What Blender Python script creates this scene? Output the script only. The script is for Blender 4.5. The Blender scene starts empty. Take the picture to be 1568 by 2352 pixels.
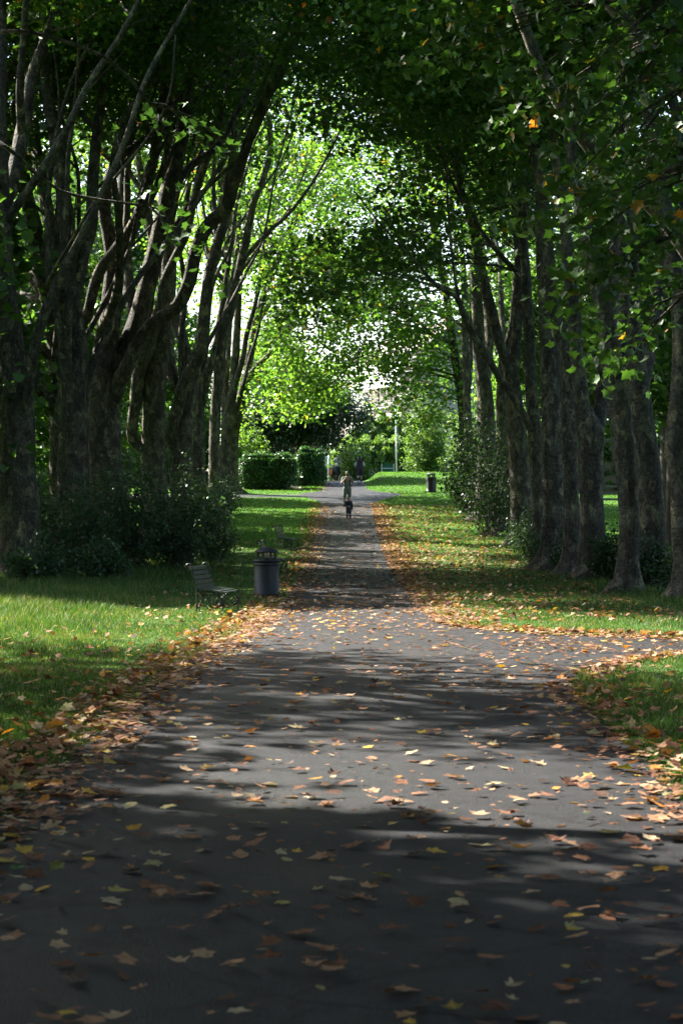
import bpy, bmesh, math, random
import numpy as np
from mathutils import Vector, Matrix

R = math.radians
rnd = random.Random(7)
rng = np.random.default_rng(7)
SC = bpy.context.scene
COL = SC.collection

# ------------------------------------------------------------------ camera, sky, sun, exposure
F = 1024 * 70 / 36.0          # focal length in pixels of the 682x1024 frame
HZ = 527.6                    # row of the horizon in that frame
CAM_Z = 1.65
cd = bpy.data.cameras.new('camera'); cam = bpy.data.objects.new('camera', cd); COL.objects.link(cam)
cam.location = (0, 0, CAM_Z); cam.rotation_euler = (R(90), 0, 0)
cd.sensor_fit = 'VERTICAL'; cd.sensor_height = 36; cd.sensor_width = 24; cd.lens = 70
cd.shift_y = (HZ - 512) / 1024.0
cd.clip_start = 0.1; cd.clip_end = 3000
cd.dof.use_dof = True; cd.dof.focus_distance = 40.0; cd.dof.aperture_fstop = 5.6
SC.camera = cam

SUN_EL, SUN_AZ = 40.0, -50.0   # azimuth counted from the view direction (+Y), negative = to the left
tos = Vector((math.sin(R(SUN_AZ)) * math.cos(R(SUN_EL)), math.cos(R(SUN_AZ)) * math.cos(R(SUN_EL)), math.sin(R(SUN_EL))))
w = bpy.data.worlds.new('World'); SC.world = w; w.use_nodes = True
nt = w.node_tree; nt.nodes.clear()
sky = nt.nodes.new('ShaderNodeTexSky'); sky.sky_type = 'NISHITA'; sky.sun_disc = False
sky.sun_elevation = R(SUN_EL); sky.sun_rotation = R(SUN_AZ); sky.air_density = 1.0; sky.dust_density = 2.5; sky.ozone_density = 1.0
bg = nt.nodes.new('ShaderNodeBackground'); bg.inputs['Strength'].default_value = 0.08
wo = nt.nodes.new('ShaderNodeOutputWorld')
nt.links.new(sky.outputs[0], bg.inputs['Color']); nt.links.new(bg.outputs[0], wo.inputs['Surface'])
sl = bpy.data.lights.new('sun', 'SUN'); sl.energy = 5.0; sl.angle = R(0.5); sl.color = (1.0, 0.95, 0.86)
so = bpy.data.objects.new('sun', sl); COL.objects.link(so)
so.rotation_euler = (-tos).to_track_quat('-Z', 'Y').to_euler(); so.location = tos * 100
SC.view_settings.view_transform = 'Standard'; SC.view_settings.look = 'None'
SC.view_settings.exposure = 2.55; SC.view_settings.gamma = 1.0
cy = SC.cycles
cy.max_bounces = 6; cy.diffuse_bounces = 3; cy.glossy_bounces = 2; cy.transmission_bounces = 4; cy.transparent_max_bounces = 4
cy.sample_clamp_indirect = 6.0; cy.use_denoising = True
cy.caustics_reflective = False; cy.caustics_refractive = False

# ------------------------------------------------------------------ helpers
def tag(o, label=None, cat=None, group=None, kind=None):
    if label: o['label'] = label
    if cat: o['category'] = cat
    if group: o['group'] = group
    if kind: o['kind'] = kind
    return o

def thing(name, label, cat, loc=(0, 0, 0), rz=0.0, group=None):
    o = bpy.data.objects.new(name, None); COL.objects.link(o)
    o.location = loc; o.rotation_euler = (0, 0, rz); o.empty_display_size = 0.3
    return tag(o, label, cat, group)

def link(name, me, mats, parent=None):
    o = bpy.data.objects.new(name, me); COL.objects.link(o)
    if me is not None and not me.materials:
        for m in (mats if isinstance(mats, (list, tuple)) else [mats]): me.materials.append(m)
    if parent is not None: o.parent = parent
    return o

def copy_tree(o, parent=None):
    c = o.copy(); COL.objects.link(c)
    if parent is not None: c.parent = parent
    for ch in list(o.children): copy_tree(ch, c)
    return c

class MB:
    """collects vertices and polygons (numpy) and links them as one mesh"""
    def __init__(s): s.v = []; s.n = 0; s.f = []; s.a = []
    def add(s, v, f, tint=0.5, mat=0):
        v = np.asarray(v, dtype=np.float32).reshape(-1, 3); f = np.asarray(f, dtype=np.int64)
        s.v.append(v); s.f.append((f + s.n, mat))
        t = np.asarray(tint, dtype=np.float32)
        s.a.append(np.full(len(v), t, np.float32) if t.ndim == 0 else t)
        s.n += len(v); return s
    def mesh(s, name, smooth=True):
        me = bpy.data.meshes.new(name)
        if not s.v: return me
        v = np.concatenate(s.v); me.vertices.add(len(v)); me.vertices.foreach_set('co', v.ravel())
        lv = np.concatenate([f.ravel() for f, m in s.f]); k = np.concatenate([np.full(len(f), f.shape[1]) for f, m in s.f])
        mi = np.concatenate([np.full(len(f), m) for f, m in s.f])
        me.loops.add(len(lv)); me.loops.foreach_set('vertex_index', lv.astype(np.int32))
        st = np.concatenate([[0], np.cumsum(k)[:-1]]).astype(np.int32)
        me.polygons.add(len(k)); me.polygons.foreach_set('loop_start', st)
        me.polygons.foreach_set('material_index', mi.astype(np.int32))
        me.polygons.foreach_set('use_smooth', np.full(len(k), smooth))
        at = me.attributes.new('tint', 'FLOAT', 'POINT'); at.data.foreach_set('value', np.concatenate(s.a))
        me.update(calc_edges=True)
        return me
    def build(s, name, mats, parent=None, smooth=True):
        return link(name, s.mesh(name, smooth), mats, parent)
    # ---- solid shapes
    def box(s, c, size, rz=0.0, tint=0.5, mat=0):
        x, y, z = [a / 2 for a in size]
        v = np.array([(-x,-y,-z),(x,-y,-z),(x,y,-z),(-x,y,-z),(-x,-y,z),(x,-y,z),(x,y,z),(-x,y,z)])
        ca, sa = math.cos(rz), math.sin(rz)
        v = v @ np.array([[ca, sa, 0], [-sa, ca, 0], [0, 0, 1]]) + np.array(c)
        return s.add(v, [(0,3,2,1),(4,5,6,7),(0,1,5,4),(1,2,6,5),(2,3,7,6),(3,0,4,7)], tint, mat)
    def tube(s, pts, rad, sides=8, cap=True, tint=0.5, mat=0, lump=0.0, ell=1.0, foot=None):
        P = np.asarray(pts, float); n = len(P)
        rad = np.full(n, rad) if np.ndim(rad) == 0 else np.asarray(rad, float)
        T = np.gradient(P, axis=0); T /= np.linalg.norm(T, axis=1)[:, None] + 1e-9
        ref = np.array([1.0, 0, 0]) if abs(T[0][0]) < 0.9 else np.array([0, 1.0, 0])
        N = np.zeros_like(P); N[0] = ref - T[0] * ref.dot(T[0]); N[0] /= np.linalg.norm(N[0])
        for i in range(1, n):
            q = N[i-1] - T[i] * N[i-1].dot(T[i]); N[i] = q / (np.linalg.norm(q) + 1e-9)
        B = np.cross(T, N)
        a = np.linspace(0, 2 * np.pi, sides, endpoint=False)
        rr = rad[:, None] * np.ones((1, sides))
        if lump:
            ph = rng.uniform(0, 6.28, 6); L = np.concatenate([[0], np.cumsum(np.linalg.norm(np.diff(P, axis=0), axis=1))])[:, None]
            rr = rr * (1 + lump * (0.5*np.sin(2*a[None]+ph[0]+L*0.6) + 0.35*np.sin(3*a[None]+ph[1]-L*0.9) + 0.4*np.sin(L*2.1+a[None]+ph[2]) + 0.3*np.sin(L*4.7+ph[3]+2*np.sin(a[None]+ph[4]))) + lump*0.35*rng.normal(size=rr.shape))
        if foot is not None: rr = rr * (1 + foot[:, None] * np.maximum(0, np.sin(a[None] * 2.5 + rng.uniform(0, 6)) + 0.5 * np.sin(a[None] * 4 + rng.uniform(0, 6))))
        V = P[:, None] + rr[..., None] * (np.cos(a)[None, :, None] * N[:, None] + ell * np.sin(a)[None, :, None] * B[:, None])
        V = V.reshape(-1, 3)
        i = np.arange(n - 1)[:, None] * sides; j = np.arange(sides)[None]; k = (j + 1) % sides
        f = np.stack([i + j, i + k, i + sides + k, i + sides + j], -1).reshape(-1, 4)
        s.add(V, f, tint, mat)
        if cap:
            b = s.n - n * sides
            s.f.append((np.array([[b + q for q in range(sides)][::-1]]), mat)); s.f.append((np.array([[b + (n-1)*sides + q for q in range(sides)]]), mat))
        return s
    def lathe(s, prof, c=(0, 0, 0), sides=24, tint=0.5, mat=0, flute=None):
        a = np.linspace(0, 2*np.pi, sides, endpoint=False); pr = np.asarray(prof, float); n = len(pr)
        V = np.stack([pr[:, 0:1]*np.cos(a)[None], pr[:, 0:1]*np.sin(a)[None], pr[:, 1:2]*np.ones((1, sides))], -1).reshape(-1, 3) + np.array(c)
        i = np.arange(n - 1)[:, None] * sides; j = np.arange(sides)[None]; k = (j + 1) % sides
        f = np.stack([i + j, i + k, i + sides + k, i + sides + j], -1).reshape(-1, 4)
        return s.add(V, f, tint, mat)

def ss(t): t = np.clip(t, 0, 1); return t * t * (3 - 2 * t)

# ------------------------------------------------------------------ terrain height
_pd = np.array([-200, 0, 40, 46, 57, 73, 85, 94, 105, 112, 120, 133, 140, 150, 165, 200, 700.])
_pz = np.array([0, 0, 0.02, 0.05, 0.33, 0.78, 1.48, 2.02, 2.75, 3.2, 3.85, 4.68, 4.95, 4.75, 4.45, 4.4, 4.4])
_gd = np.arange(-150, 650, 0.5); _gz = np.interp(_gd, _pd, _pz)
_k = np.exp(-0.5 * (np.arange(-12, 13) / 4.0) ** 2); _k /= _k.sum()
_gz = np.convolve(np.pad(_gz, 12, mode='edge'), _k, 'valid')
def H(x, d):
    x = np.asarray(x, float); d = np.asarray(d, float)
    z = np.interp(d, _gd, _gz)
    z = z + 0.75 * ss((x - 1.6) / 1.2) * ss((d - 121) / 26)
    z = z - 0.35 * ss((x - 7) / 12) * ss((d - 30) / 30)
    return z
def h(x, d): return float(H(x, d))
def px(u, v, d):
    return ((u - 341) / F * d, d, CAM_Z + (HZ - v) / F * d)
def dx(X, Y, d): return px(X * 0.43495, Y * 0.43495, d)     # from the 1568-px view of the photograph

# ------------------------------------------------------------------ materials
def new_mat(name):
    m = bpy.data.materials.new(name); m.use_nodes = True
    n = m.node_tree; n.nodes.clear(); out = n.nodes.new('ShaderNodeOutputMaterial'); return m, n, out
def nd(n, t, **kw):
    x = n.nodes.new(t)
    for k, v in kw.items():
        if k in x.inputs: x.inputs[k].default_value = v
        else: setattr(x, k, v)
    return x
def ramp(n, fac, stops):
    r = n.nodes.new('ShaderNodeValToRGB'); e = r.color_ramp.elements
    while len(e) < len(stops): e.new(0.5)
    for i, (p, c) in enumerate(stops): e[i].position = p; e[i].color = (*c, 1) if len(c) == 3 else c
    n.links.new(fac, r.inputs[0]); return r
def noise(n, scale, detail=4, rough=0.55, vec=None, dist=0.0):
    x = nd(n, 'ShaderNodeTexNoise', Scale=scale, Detail=detail, Roughness=rough, Distortion=dist)
    if vec is not None: n.links.new(vec, x.inputs['Vector'])
    return x
def coords(n, scale=(1, 1, 1)):
    tc = n.nodes.new('ShaderNodeTexCoord'); mp = n.nodes.new('ShaderNodeMapping'); mp.inputs['Scale'].default_value = scale
    n.links.new(tc.outputs['Object'], mp.inputs[0]); return mp.outputs[0]
def bump(n, height, strength, dist=0.02):
    b = nd(n, 'ShaderNodeBump', Strength=strength, Distance=dist); n.links.new(height, b.inputs['Height']); return b.outputs[0]
def simple(name, col, rough=0.6, metal=0.0, var=0.15, scale=6.0, bstr=0.15):
    m, n, out = new_mat(name); p = nd(n, 'ShaderNodeBsdfPrincipled', Roughness=rough, Metallic=metal)
    nz = noise(n, scale, 5, 0.6, coords(n))
    lo = tuple(max(0, c * (1 - var)) for c in col); hi = tuple(min(1, c * (1 + var)) for c in col)
    r = ramp(n, nz.outputs[0], [(0.3, lo), (0.7, hi)]); n.links.new(r.outputs[0], p.inputs['Base Color'])
    n.links.new(bump(n, nz.outputs[0], bstr, 0.01), p.inputs['Normal']); n.links.new(p.outputs[0], out.inputs[0]); return m
def leafy(name, stops, trans=0.45, rough=0.42, boost=1.6, spec=0.5, spots=False):
    m, n, out = new_mat(name)
    at = nd(n, 'ShaderNodeAttribute', attribute_name='tint'); r = ramp(n, at.outputs['Fac'], stops)
    p = nd(n, 'ShaderNodeBsdfPrincipled', Roughness=rough); p.inputs['Specular IOR Level'].default_value = spec
    ro_ = r.outputs[0]
    if spots:
        ge = n.nodes.new('ShaderNodeNewGeometry'); nz = noise(n, 32, 5, 0.7, ge.outputs['Position']); sr = ramp(n, nz.outputs[0], [(0.33, (0.45, 0.4, 0.36)), (0.46, (1.0, 0.98, 0.94)), (0.7, (1.45, 1.45, 1.4))])
        sm = nd(n, 'ShaderNodeMix', data_type='RGBA', blend_type='MULTIPLY'); sm.inputs[0].default_value = 1; n.links.new(ro_, sm.inputs[6]); n.links.new(sr.outputs[0], sm.inputs[7]); ro_ = sm.outputs[2]
        n.links.new(bump(n, nz.outputs[0], 0.5, 0.02), p.inputs['Normal'])
    n.links.new(ro_, p.inputs['Base Color'])
    mul = nd(n, 'ShaderNodeMix', data_type='RGBA', blend_type='MULTIPLY'); mul.inputs[0].default_value = 1
    n.links.new(ro_, mul.inputs[6]); mul.inputs[7].default_value = (boost * 1.15, boost * 1.1, boost * 0.5, 1)
    t = n.nodes.new('ShaderNodeBsdfTranslucent'); n.links.new(mul.outputs[2], t.inputs[0])
    mx = n.nodes.new('ShaderNodeMixShader'); mx.inputs[0].default_value = trans
    n.links.new(p.outputs[0], mx.inputs[1]); n.links.new(t.outputs[0], mx.inputs[2]); n.links.new(mx.outputs[0], out.inputs[0]); return m

GREEN = [(0.0, (0.022, 0.058, 0.016)), (0.5, (0.04, 0.10, 0.02)), (0.93, (0.085, 0.16, 0.025)), (0.965, (0.25, 0.22, 0.02)), (1.0, (0.35, 0.12, 0.02))]
M_LEAF = leafy('plane_leaf', GREEN, 0.3, 0.5, 1.6, 0.3)
M_FARLEAF = leafy('plane_leaf_sunny', [(0.0, (0.04, 0.10, 0.02)), (0.5, (0.06, 0.13, 0.024)), (0.93, (0.11, 0.18, 0.03)), (0.965, (0.25, 0.22, 0.02)), (1.0, (0.35, 0.12, 0.02))], 0.55, 0.4, 2.4)  # plane leaf again, lighter and more translucent to paint sunlight onto far crowns
M_WOODLEAF = leafy('woodland_leaf', [(0, (0.02, 0.055, 0.014)), (1, (0.06, 0.13, 0.025))], 0.45, 0.45, 2.2)
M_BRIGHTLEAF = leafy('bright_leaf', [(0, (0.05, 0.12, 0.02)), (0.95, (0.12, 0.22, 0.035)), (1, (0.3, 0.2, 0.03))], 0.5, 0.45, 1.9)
M_HOLLY = leafy('holly_leaf', [(0, (0.018, 0.045, 0.022)), (1, (0.04, 0.085, 0.04))], 0.2, 0.3, 1.3)
M_HEDGE = leafy('hedge_leaf', [(0, (0.02, 0.06, 0.018)), (1, (0.045, 0.12, 0.03))], 0.3, 0.4, 1.6)
M_CONIFER = leafy('conifer_spray', [(0, (0.06, 0.13, 0.025)), (1, (0.13, 0.23, 0.05))], 0.35, 0.55, 1.5)
M_SHRUB = leafy('shrub_leaf', [(0, (0.022, 0.055, 0.026)), (1, (0.06, 0.115, 0.05))], 0.35, 0.42, 1.6, 0.4)
M_SHADESHRUB = leafy('dark_shrub_leaf', [(0, (0.014, 0.036, 0.015)), (1, (0.036, 0.075, 0.028))], 0.3, 0.5, 1.6, 0.25)  # shrub leaf colours darkened to paint shade onto the right-hand bushes
M_GRASS = leafy('grass_blade', [(0, (0.026, 0.07, 0.015)), (0.65, (0.055, 0.125, 0.024)), (0.88, (0.12, 0.15, 0.045)), (1, (0.26, 0.22, 0.12))], 0.4, 0.5, 1.15, 0.25)
M_MOWN_BRIGHT = leafy('mown_grass', [(0, (0.045, 0.14, 0.02)), (0.9, (0.09, 0.22, 0.032)), (1, (0.2, 0.22, 0.08))], 0.4, 0.5, 1.3, 0.25)  # mown green, lightened so the far blades carry brighter light in their colour
M_DRY = leafy('dry_grass', [(0, (0.2, 0.16, 0.09)), (1, (0.42, 0.36, 0.22))], 0.3, 0.6, 1.0)
LEAFCOL = [(0, (0.05, 0.025, 0.015)), (0.2, (0.13, 0.055, 0.03)), (0.47, (0.25, 0.115, 0.062)), (0.66, (0.35, 0.20, 0.115)), (0.79, (0.42, 0.32, 0.21)), (0.84, (0.26, 0.25, 0.11)), (0.92, (0.5, 0.31, 0.04)), (0.97, (0.45, 0.14, 0.02)), (1.0, (0.06, 0.14, 0.03))]
M_LITTER = leafy('fallen_leaf', LEAFCOL, 0.22, 0.7, 1.0, 0.2, True)

def bark_mat():
    m, n, out = new_mat('plane_bark'); p = nd(n, 'ShaderNodeBsdfPrincipled', Roughness=0.85); p.inputs['Specular IOR Level'].default_value = 0.25
    c = coords(n, (1, 1, 0.55)); c2 = coords(n, (1.3, 1.3, 4.0))
    a = noise(n, 2.2, 6, 0.65, c, 0.6); b = noise(n, 16, 6, 0.7, c); g = noise(n, 3.0, 4, 0.6, c2)
    r = ramp(n, a.outputs[0], [(0.3, (0.06, 0.051, 0.042)), (0.48, (0.115, 0.102, 0.083)), (0.58, (0.155, 0.147, 0.118)), (0.62, (0.24, 0.215, 0.15)), (0.75, (0.36, 0.32, 0.21))])
    dn = noise(n, 5, 3, 0.6, c); dv = nd(n, 'ShaderNodeMix', data_type='RGBA'); dv.inputs[0].default_value = 0.12; n.links.new(c, dv.inputs[6]); n.links.new(dn.outputs['Color'], dv.inputs[7])
    vo = nd(n, 'ShaderNodeTexVoronoi', Scale=7.0); n.links.new(dv.outputs[2], vo.inputs['Vector'])
    sp = nd(n, 'ShaderNodeSeparateColor'); n.links.new(vo.outputs['Color'], sp.inputs[0])
    pl = ramp(n, sp.outputs[0], [(0.0, (0.7, 0.68, 0.66)), (0.55, (1.0, 1.0, 0.98)), (0.8, (1.25, 1.28, 1.12)), (0.93, (1.9, 1.85, 1.55)), (1.0, (2.4, 2.25, 1.7))])
    m0 = nd(n, 'ShaderNodeMix', data_type='RGBA', blend_type='MULTIPLY'); m0.inputs[0].default_value = 1.0
    n.links.new(r.outputs[0], m0.inputs[6]); n.links.new(pl.outputs[0], m0.inputs[7]); r = m0; RO = 2
    mx = nd(n, 'ShaderNodeMix', data_type='RGBA', blend_type='MULTIPLY'); mx.inputs[0].default_value = 0.8
    r2 = ramp(n, b.outputs[0], [(0.36, (0.3, 0.3, 0.3)), (0.5, (0.85, 0.85, 0.83)), (0.66, (1.5, 1.5, 1.45))])
    n.links.new(r.outputs[RO], mx.inputs[6]); n.links.new(r2.outputs[0], mx.inputs[7]); n.links.new(mx.outputs[2], p.inputs['Base Color'])
    ad = nd(n, 'ShaderNodeMath', operation='ADD'); n.links.new(b.outputs[0], ad.inputs[0]); n.links.new(g.outputs[0], ad.inputs[1])
    n.links.new(bump(n, ad.outputs[0], 1.0, 0.2), p.inputs['Normal']); n.links.new(p.outputs[0], out.inputs[0]); return m
M_BARK = bark_mat()
M_BARKD = simple('dark_bark', (0.07, 0.058, 0.045), 0.9, 0, 0.4, 8, 0.6)
M_STEM = simple('stem', (0.10, 0.08, 0.055), 0.8, 0, 0.3, 10, 0.3)

def asphalt_mat():
    m, n, out = new_mat('asphalt'); p = nd(n, 'ShaderNodeBsdfPrincipled'); p.inputs['Specular IOR Level'].default_value = 0.17
    c = coords(n); a = noise(n, 0.45, 5, 0.6, c, 0.4); b = noise(n, 75, 4, 0.8, c); v = nd(n, 'ShaderNodeTexVoronoi', Scale=140.0); n.links.new(c, v.inputs['Vector'])
    r = ramp(n, a.outputs[0], [(0.34, (0.008, 0.008, 0.010)), (0.5, (0.014, 0.014, 0.0165)), (0.62, (0.022, 0.0225, 0.025)), (0.7, (0.034, 0.034, 0.035))])
    r2 = ramp(n, b.outputs[0], [(0.34, (0.35, 0.35, 0.36)), (0.55, (0.95, 0.95, 0.95)), (0.68, (1.7, 1.7, 1.65)), (0.76, (4.0, 3.9, 3.7))])
    mx = nd(n, 'ShaderNodeMix', data_type='RGBA', blend_type='MULTIPLY'); mx.inputs[0].default_value = 1
    n.links.new(r.outputs[0], mx.inputs[6]); n.links.new(r2.outputs[0], mx.inputs[7]); n.links.new(mx.outputs[2], p.inputs['Base Color'])
    cr = nd(n, 'ShaderNodeTexVoronoi', Scale=0.55, feature='DISTANCE_TO_EDGE'); dz = noise(n, 2.5, 5, 0.7, c); dm = nd(n, 'ShaderNodeMix', data_type='RGBA'); dm.inputs[0].default_value = 0.22
    n.links.new(c, dm.inputs[6]); n.links.new(dz.outputs['Color'], dm.inputs[7]); n.links.new(dm.outputs[2], cr.inputs['Vector'])
    ck = ramp(n, cr.outputs['Distance'], [(0.0, (0.25, 0.25, 0.25)), (0.006, (0.4, 0.4, 0.4)), (0.012, (1, 1, 1))])
    mo = noise(n, 5.0, 6, 0.75, c); mr = ramp(n, mo.outputs[0], [(0.35, (0.6, 0.6, 0.62)), (0.5, (1, 1, 1)), (0.68, (1.5, 1.47, 1.42))])
    m3 = nd(n, 'ShaderNodeMix', data_type='RGBA', blend_type='MULTIPLY'); m3.inputs[0].default_value = 1; n.links.new(mx.outputs[2], m3.inputs[6]); n.links.new(mr.outputs[0], m3.inputs[7])
    m4 = nd(n, 'ShaderNodeMix', data_type='RGBA', blend_type='MULTIPLY'); m4.inputs[0].default_value = 1; n.links.new(m3.outputs[2], m4.inputs[6]); n.links.new(ck.outputs[0], m4.inputs[7]); n.links.new(m4.outputs[2], p.inputs['Base Color'])
    ro = nd(n, 'ShaderNodeMapRange'); ro.inputs['From Min'].default_value = 0.3; ro.inputs['From Max'].default_value = 0.7; ro.inputs['To Min'].default_value = 0.46; ro.inputs['To Max'].default_value = 0.75
    n.links.new(a.outputs[0], ro.inputs['Value']); n.links.new(ro.outputs[0], p.inputs['Roughness'])
    ad = nd(n, 'ShaderNodeMath', operation='ADD'); n.links.new(v.outputs['Distance'], ad.inputs[0]); n.links.new(b.outputs[0], ad.inputs[1])
    n.links.new(bump(n, ad.outputs[0], 0.8, 0.012), p.inputs['Normal']); n.links.new(p.outputs[0], out.inputs[0]); return m
M_ASPHALT = asphalt_mat()
def lawn_mat():
    m, n, out = new_mat('lawn'); p = nd(n, 'ShaderNodeBsdfPrincipled', Roughness=0.9); p.inputs['Specular IOR Level'].default_value = 0.15
    c = coords(n); a = noise(n, 0.5, 5, 0.6, c); b = noise(n, 14, 6, 0.75, c); g = noise(n, 60, 4, 0.8, c)
    r = ramp(n, a.outputs[0], [(0.3, (0.045, 0.095, 0.016)), (0.55, (0.055, 0.14, 0.018)), (0.66, (0.075, 0.145, 0.03)), (0.78, (0.13, 0.13, 0.05))])
    r2 = ramp(n, b.outputs[0], [(0.3, (0.5, 0.5, 0.45)), (0.6, (1.05, 1.05, 1.0)), (0.8, (1.5, 1.35, 1.3))])
    mx = nd(n, 'ShaderNodeMix', data_type='RGBA', blend_type='MULTIPLY'); mx.inputs[0].default_value = 0.9
    n.links.new(r.outputs[0], mx.inputs[6]); n.links.new(r2.outputs[0], mx.inputs[7]); n.links.new(mx.outputs[2], p.inputs['Base Color'])
    ad = nd(n, 'ShaderNodeMath', operation='ADD'); n.links.new(b.outputs[0], ad.inputs[0]); n.links.new(g.outputs[0], ad.inputs[1])
    n.links.new(bump(n, ad.outputs[0], 0.8, 0.06), p.inputs['Normal']); n.links.new(p.outputs[0], out.inputs[0]); return m
M_LAWN = lawn_mat()
M_IRON = simple('black_iron', (0.008, 0.010, 0.010), 0.45, 0.0, 0.3, 12, 0.1)
M_BIN = simple('black_bin_plastic', (0.005, 0.006, 0.007), 0.55, 0.0, 0.25, 4, 0.05)
M_SLAT = simple('dark_green_slat', (0.024, 0.035, 0.029), 0.4, 0, 0.35, 9, 0.2)

# ------------------------------------------------------------------ ground, path
rows = np.concatenate([np.arange(-60, 0, 4.0), np.arange(0, 175, 0.5), np.arange(175, 300, 5.0), np.arange(300, 651, 25.0)])
cols = np.concatenate([[-300, -150, -80, -45, -30, -20, -14], np.arange(-10, 1.5, 1.0), np.arange(1.5, 10.1, 0.5), [12, 14, 17, 20, 26, 34, 45, 80, 150, 300]])
X, D = np.meshgrid(cols, rows); V = np.stack([X, D, H(X, D)], -1).reshape(-1, 3)
nr, nc = len(rows), len(cols); i = np.arange(nr - 1)[:, None] * nc; j = np.arange(nc - 1)[None]
MB().add(V, np.stack([i + j, i + j + 1, i + nc + j + 1, i + nc + j], -1).reshape(-1, 4)).build('ground', M_LAWN)['kind'] = 'structure'

_ld = [-20, 0, 11, 20, 26, 31, 36, 46, 60, 108, 110.5, 112.5, 117.5, 119.5, 121, 134, 170]; _lx = [-2.3, -2.2, -1.95, -2.0, -1.85, -1.65, -1.5, -1.3, -1.15, -1.1, -1.2, -1.7, -2.4, -1.5, -1.1, -1.0, -1.6]
_rd = [-20, 0, 11, 20, 22.5, 24.5, 25.8, 26.6, 28.6, 29.4, 30.5, 33, 37, 60, 107, 110, 112, 117, 119.5, 122, 134, 170]; _rx = [2.3, 2.2, 2.05, 2.3, 2.75, 3.6, 4.6, 6.5, 6.5, 4.6, 2.8, 1.95, 1.8, 1.72, 1.8, 1.9, 2.3, 3.6, 2.2, 1.55, 1.5, 1.9]
def xl(d): return np.interp(d, _ld, _lx)
def xr(d): return np.interp(d, _rd, _rx)
pr = rows[(rows >= -20) & (rows <= 172)]; NS = 14
V = []
for d in pr:
    a, b = xl(d) + 0.05 * math.sin(d * 1.7) + 0.04 * math.sin(d * 4.1), xr(d) + 0.05 * math.sin(d * 2.3) + 0.03 * math.sin(d * 5.3)
    xs = np.linspace(a, b, NS); V.append(np.stack([xs, np.full(NS, d), H(xs, d) + 0.012], -1))
i = np.arange(len(pr) - 1)[:, None] * NS; j = np.arange(NS - 1)[None]
MB().add(np.concatenate(V), np.stack([i + j, i + j + 1, i + NS + j + 1, i + NS + j], -1).reshape(-1, 4)).build('path', M_ASPHALT)['kind'] = 'structure'
def strip(name, x0, x1, d0, d1, off=0.008, n=40):
    rr = pr[(pr >= d0) & (pr <= d1)]; xs = np.linspace(x0, x1, n)
    X, D = np.meshgrid(xs, rr); V = np.stack([X, D, H(X, D) + off], -1).reshape(-1, 3)
    i = np.arange(len(rr) - 1)[:, None] * n; j = np.arange(n - 1)[None]
    MB().add(V, np.stack([i + j, i + j + 1, i + n + j + 1, i + n + j], -1).reshape(-1, 4)).build(name, M_ASPHALT)['kind'] = 'structure'
strip('side_path', 5.0, 40, 26, 29)
strip('cross_path', -30, -1.6, 114.5, 116.5)

# ------------------------------------------------------------------ leaves
# outline of a plane-tree leaf: right half from the stalk to the tip (x = across, y = along)
HALF_NEAR = np.array([(0, 0), (.16, -.06), (.42, .02), (.30, .16), (.40, .24), (.62, .42), (.34, .48), (.24, .62), (.13, .78), (0, 1.0)])
HALF_MID = np.array([(0, 0), (.40, .04), (.30, .22), (.60, .45), (.24, .58), (0, 1.0)])
HALF_OVAL = np.array([(0, 0), (.17, .04), (.33, .24), (.26, .36), (.33, .52), (.2, .66), (.13, .84), (0, 1.0)])
HALF_FAR = np.array([(0, 0), (.46, .10), (.50, .52), (0, 1.0)])
def leaf_cloud(mb, C, Nrm, Dir, size, tint, half, fold=0.18, curl=0.0):
    """C centres, Nrm normals, Dir tip directions: one folded leaf per row"""
    C = np.asarray(C, float); n = len(C)
    if n == 0: return
    Nrm = Nrm / (np.linalg.norm(Nrm, axis=1)[:, None] + 1e-9)
    Dir = Dir - Nrm * (Dir * Nrm).sum(1)[:, None]; Dir /= np.linalg.norm(Dir, axis=1)[:, None] + 1e-9
    S = np.cross(Dir, Nrm); m = len(half); size = np.asarray(size, float)[:, None, None]
    fold = np.broadcast_to(np.asarray(fold, float), (n,))[:, None, None]; curl = np.broadcast_to(np.asarray(curl, float), (n,))[:, None, None]
    def pts(sg):
        x = half[:, 0][None, :, None] * sg; y = (half[:, 1] - 0.45)[None, :, None]; z = np.abs(x) * fold + (x * x * 1.6 + y * y) * curl
        return C[:, None] + size * (x * S[:, None] + y * Dir[:, None] + z * Nrm[:, None])
    A, B = pts(1.0), pts(-1.0)[:, 1:-1]
    V = np.concatenate([A, B], 1); k = V.shape[1]
    fa = np.arange(m); fb = np.concatenate([[0], np.arange(m, k), [m - 1]])[::-1]
    base = (np.arange(n) * k)[:, None]
    t = np.repeat(np.asarray(tint, np.float32), k)
    mb.add(V.reshape(-1, 3), np.concatenate([base + fa[None], base + fb[None]]), t)

def clump_leaves(mb, centres, rads, per, size, half, flat=0.6, tmin=0.0, tmax=0.93, yellow=0.012, down=0.5):
    n = len(centres)
    if n == 0: return
    cnt = np.maximum(3, rng.poisson(per, n)); idx = np.repeat(np.arange(n), cnt); N = len(idx)
    P = rng.normal(size=(N, 3)) * 0.55; P[:, 2] *= flat
    C = np.asarray(centres)[idx] + P * np.asarray(rads)[idx][:, None]
    nr = rng.normal(size=(N, 3)) * 0.55 + np.array([0, 0, 0.75])
    dr = P * 1.0 + rng.normal(size=(N, 3)) * 0.8 + np.array([0, 0, -down])
    t = np.clip(rng.uniform(tmin, tmax, n)[idx] * 0.6 + rng.uniform(tmin, tmax, N) * 0.4, 0, 0.93)
    t = np.where(rng.random(N) < yellow, rng.uniform(0.955, 1.0, N), t)
    leaf_cloud(mb, C, nr, dr, size * rng.uniform(0.7, 1.25, N), t, half, 0.25, rng.uniform(-0.15, 0.3, N))

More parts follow.
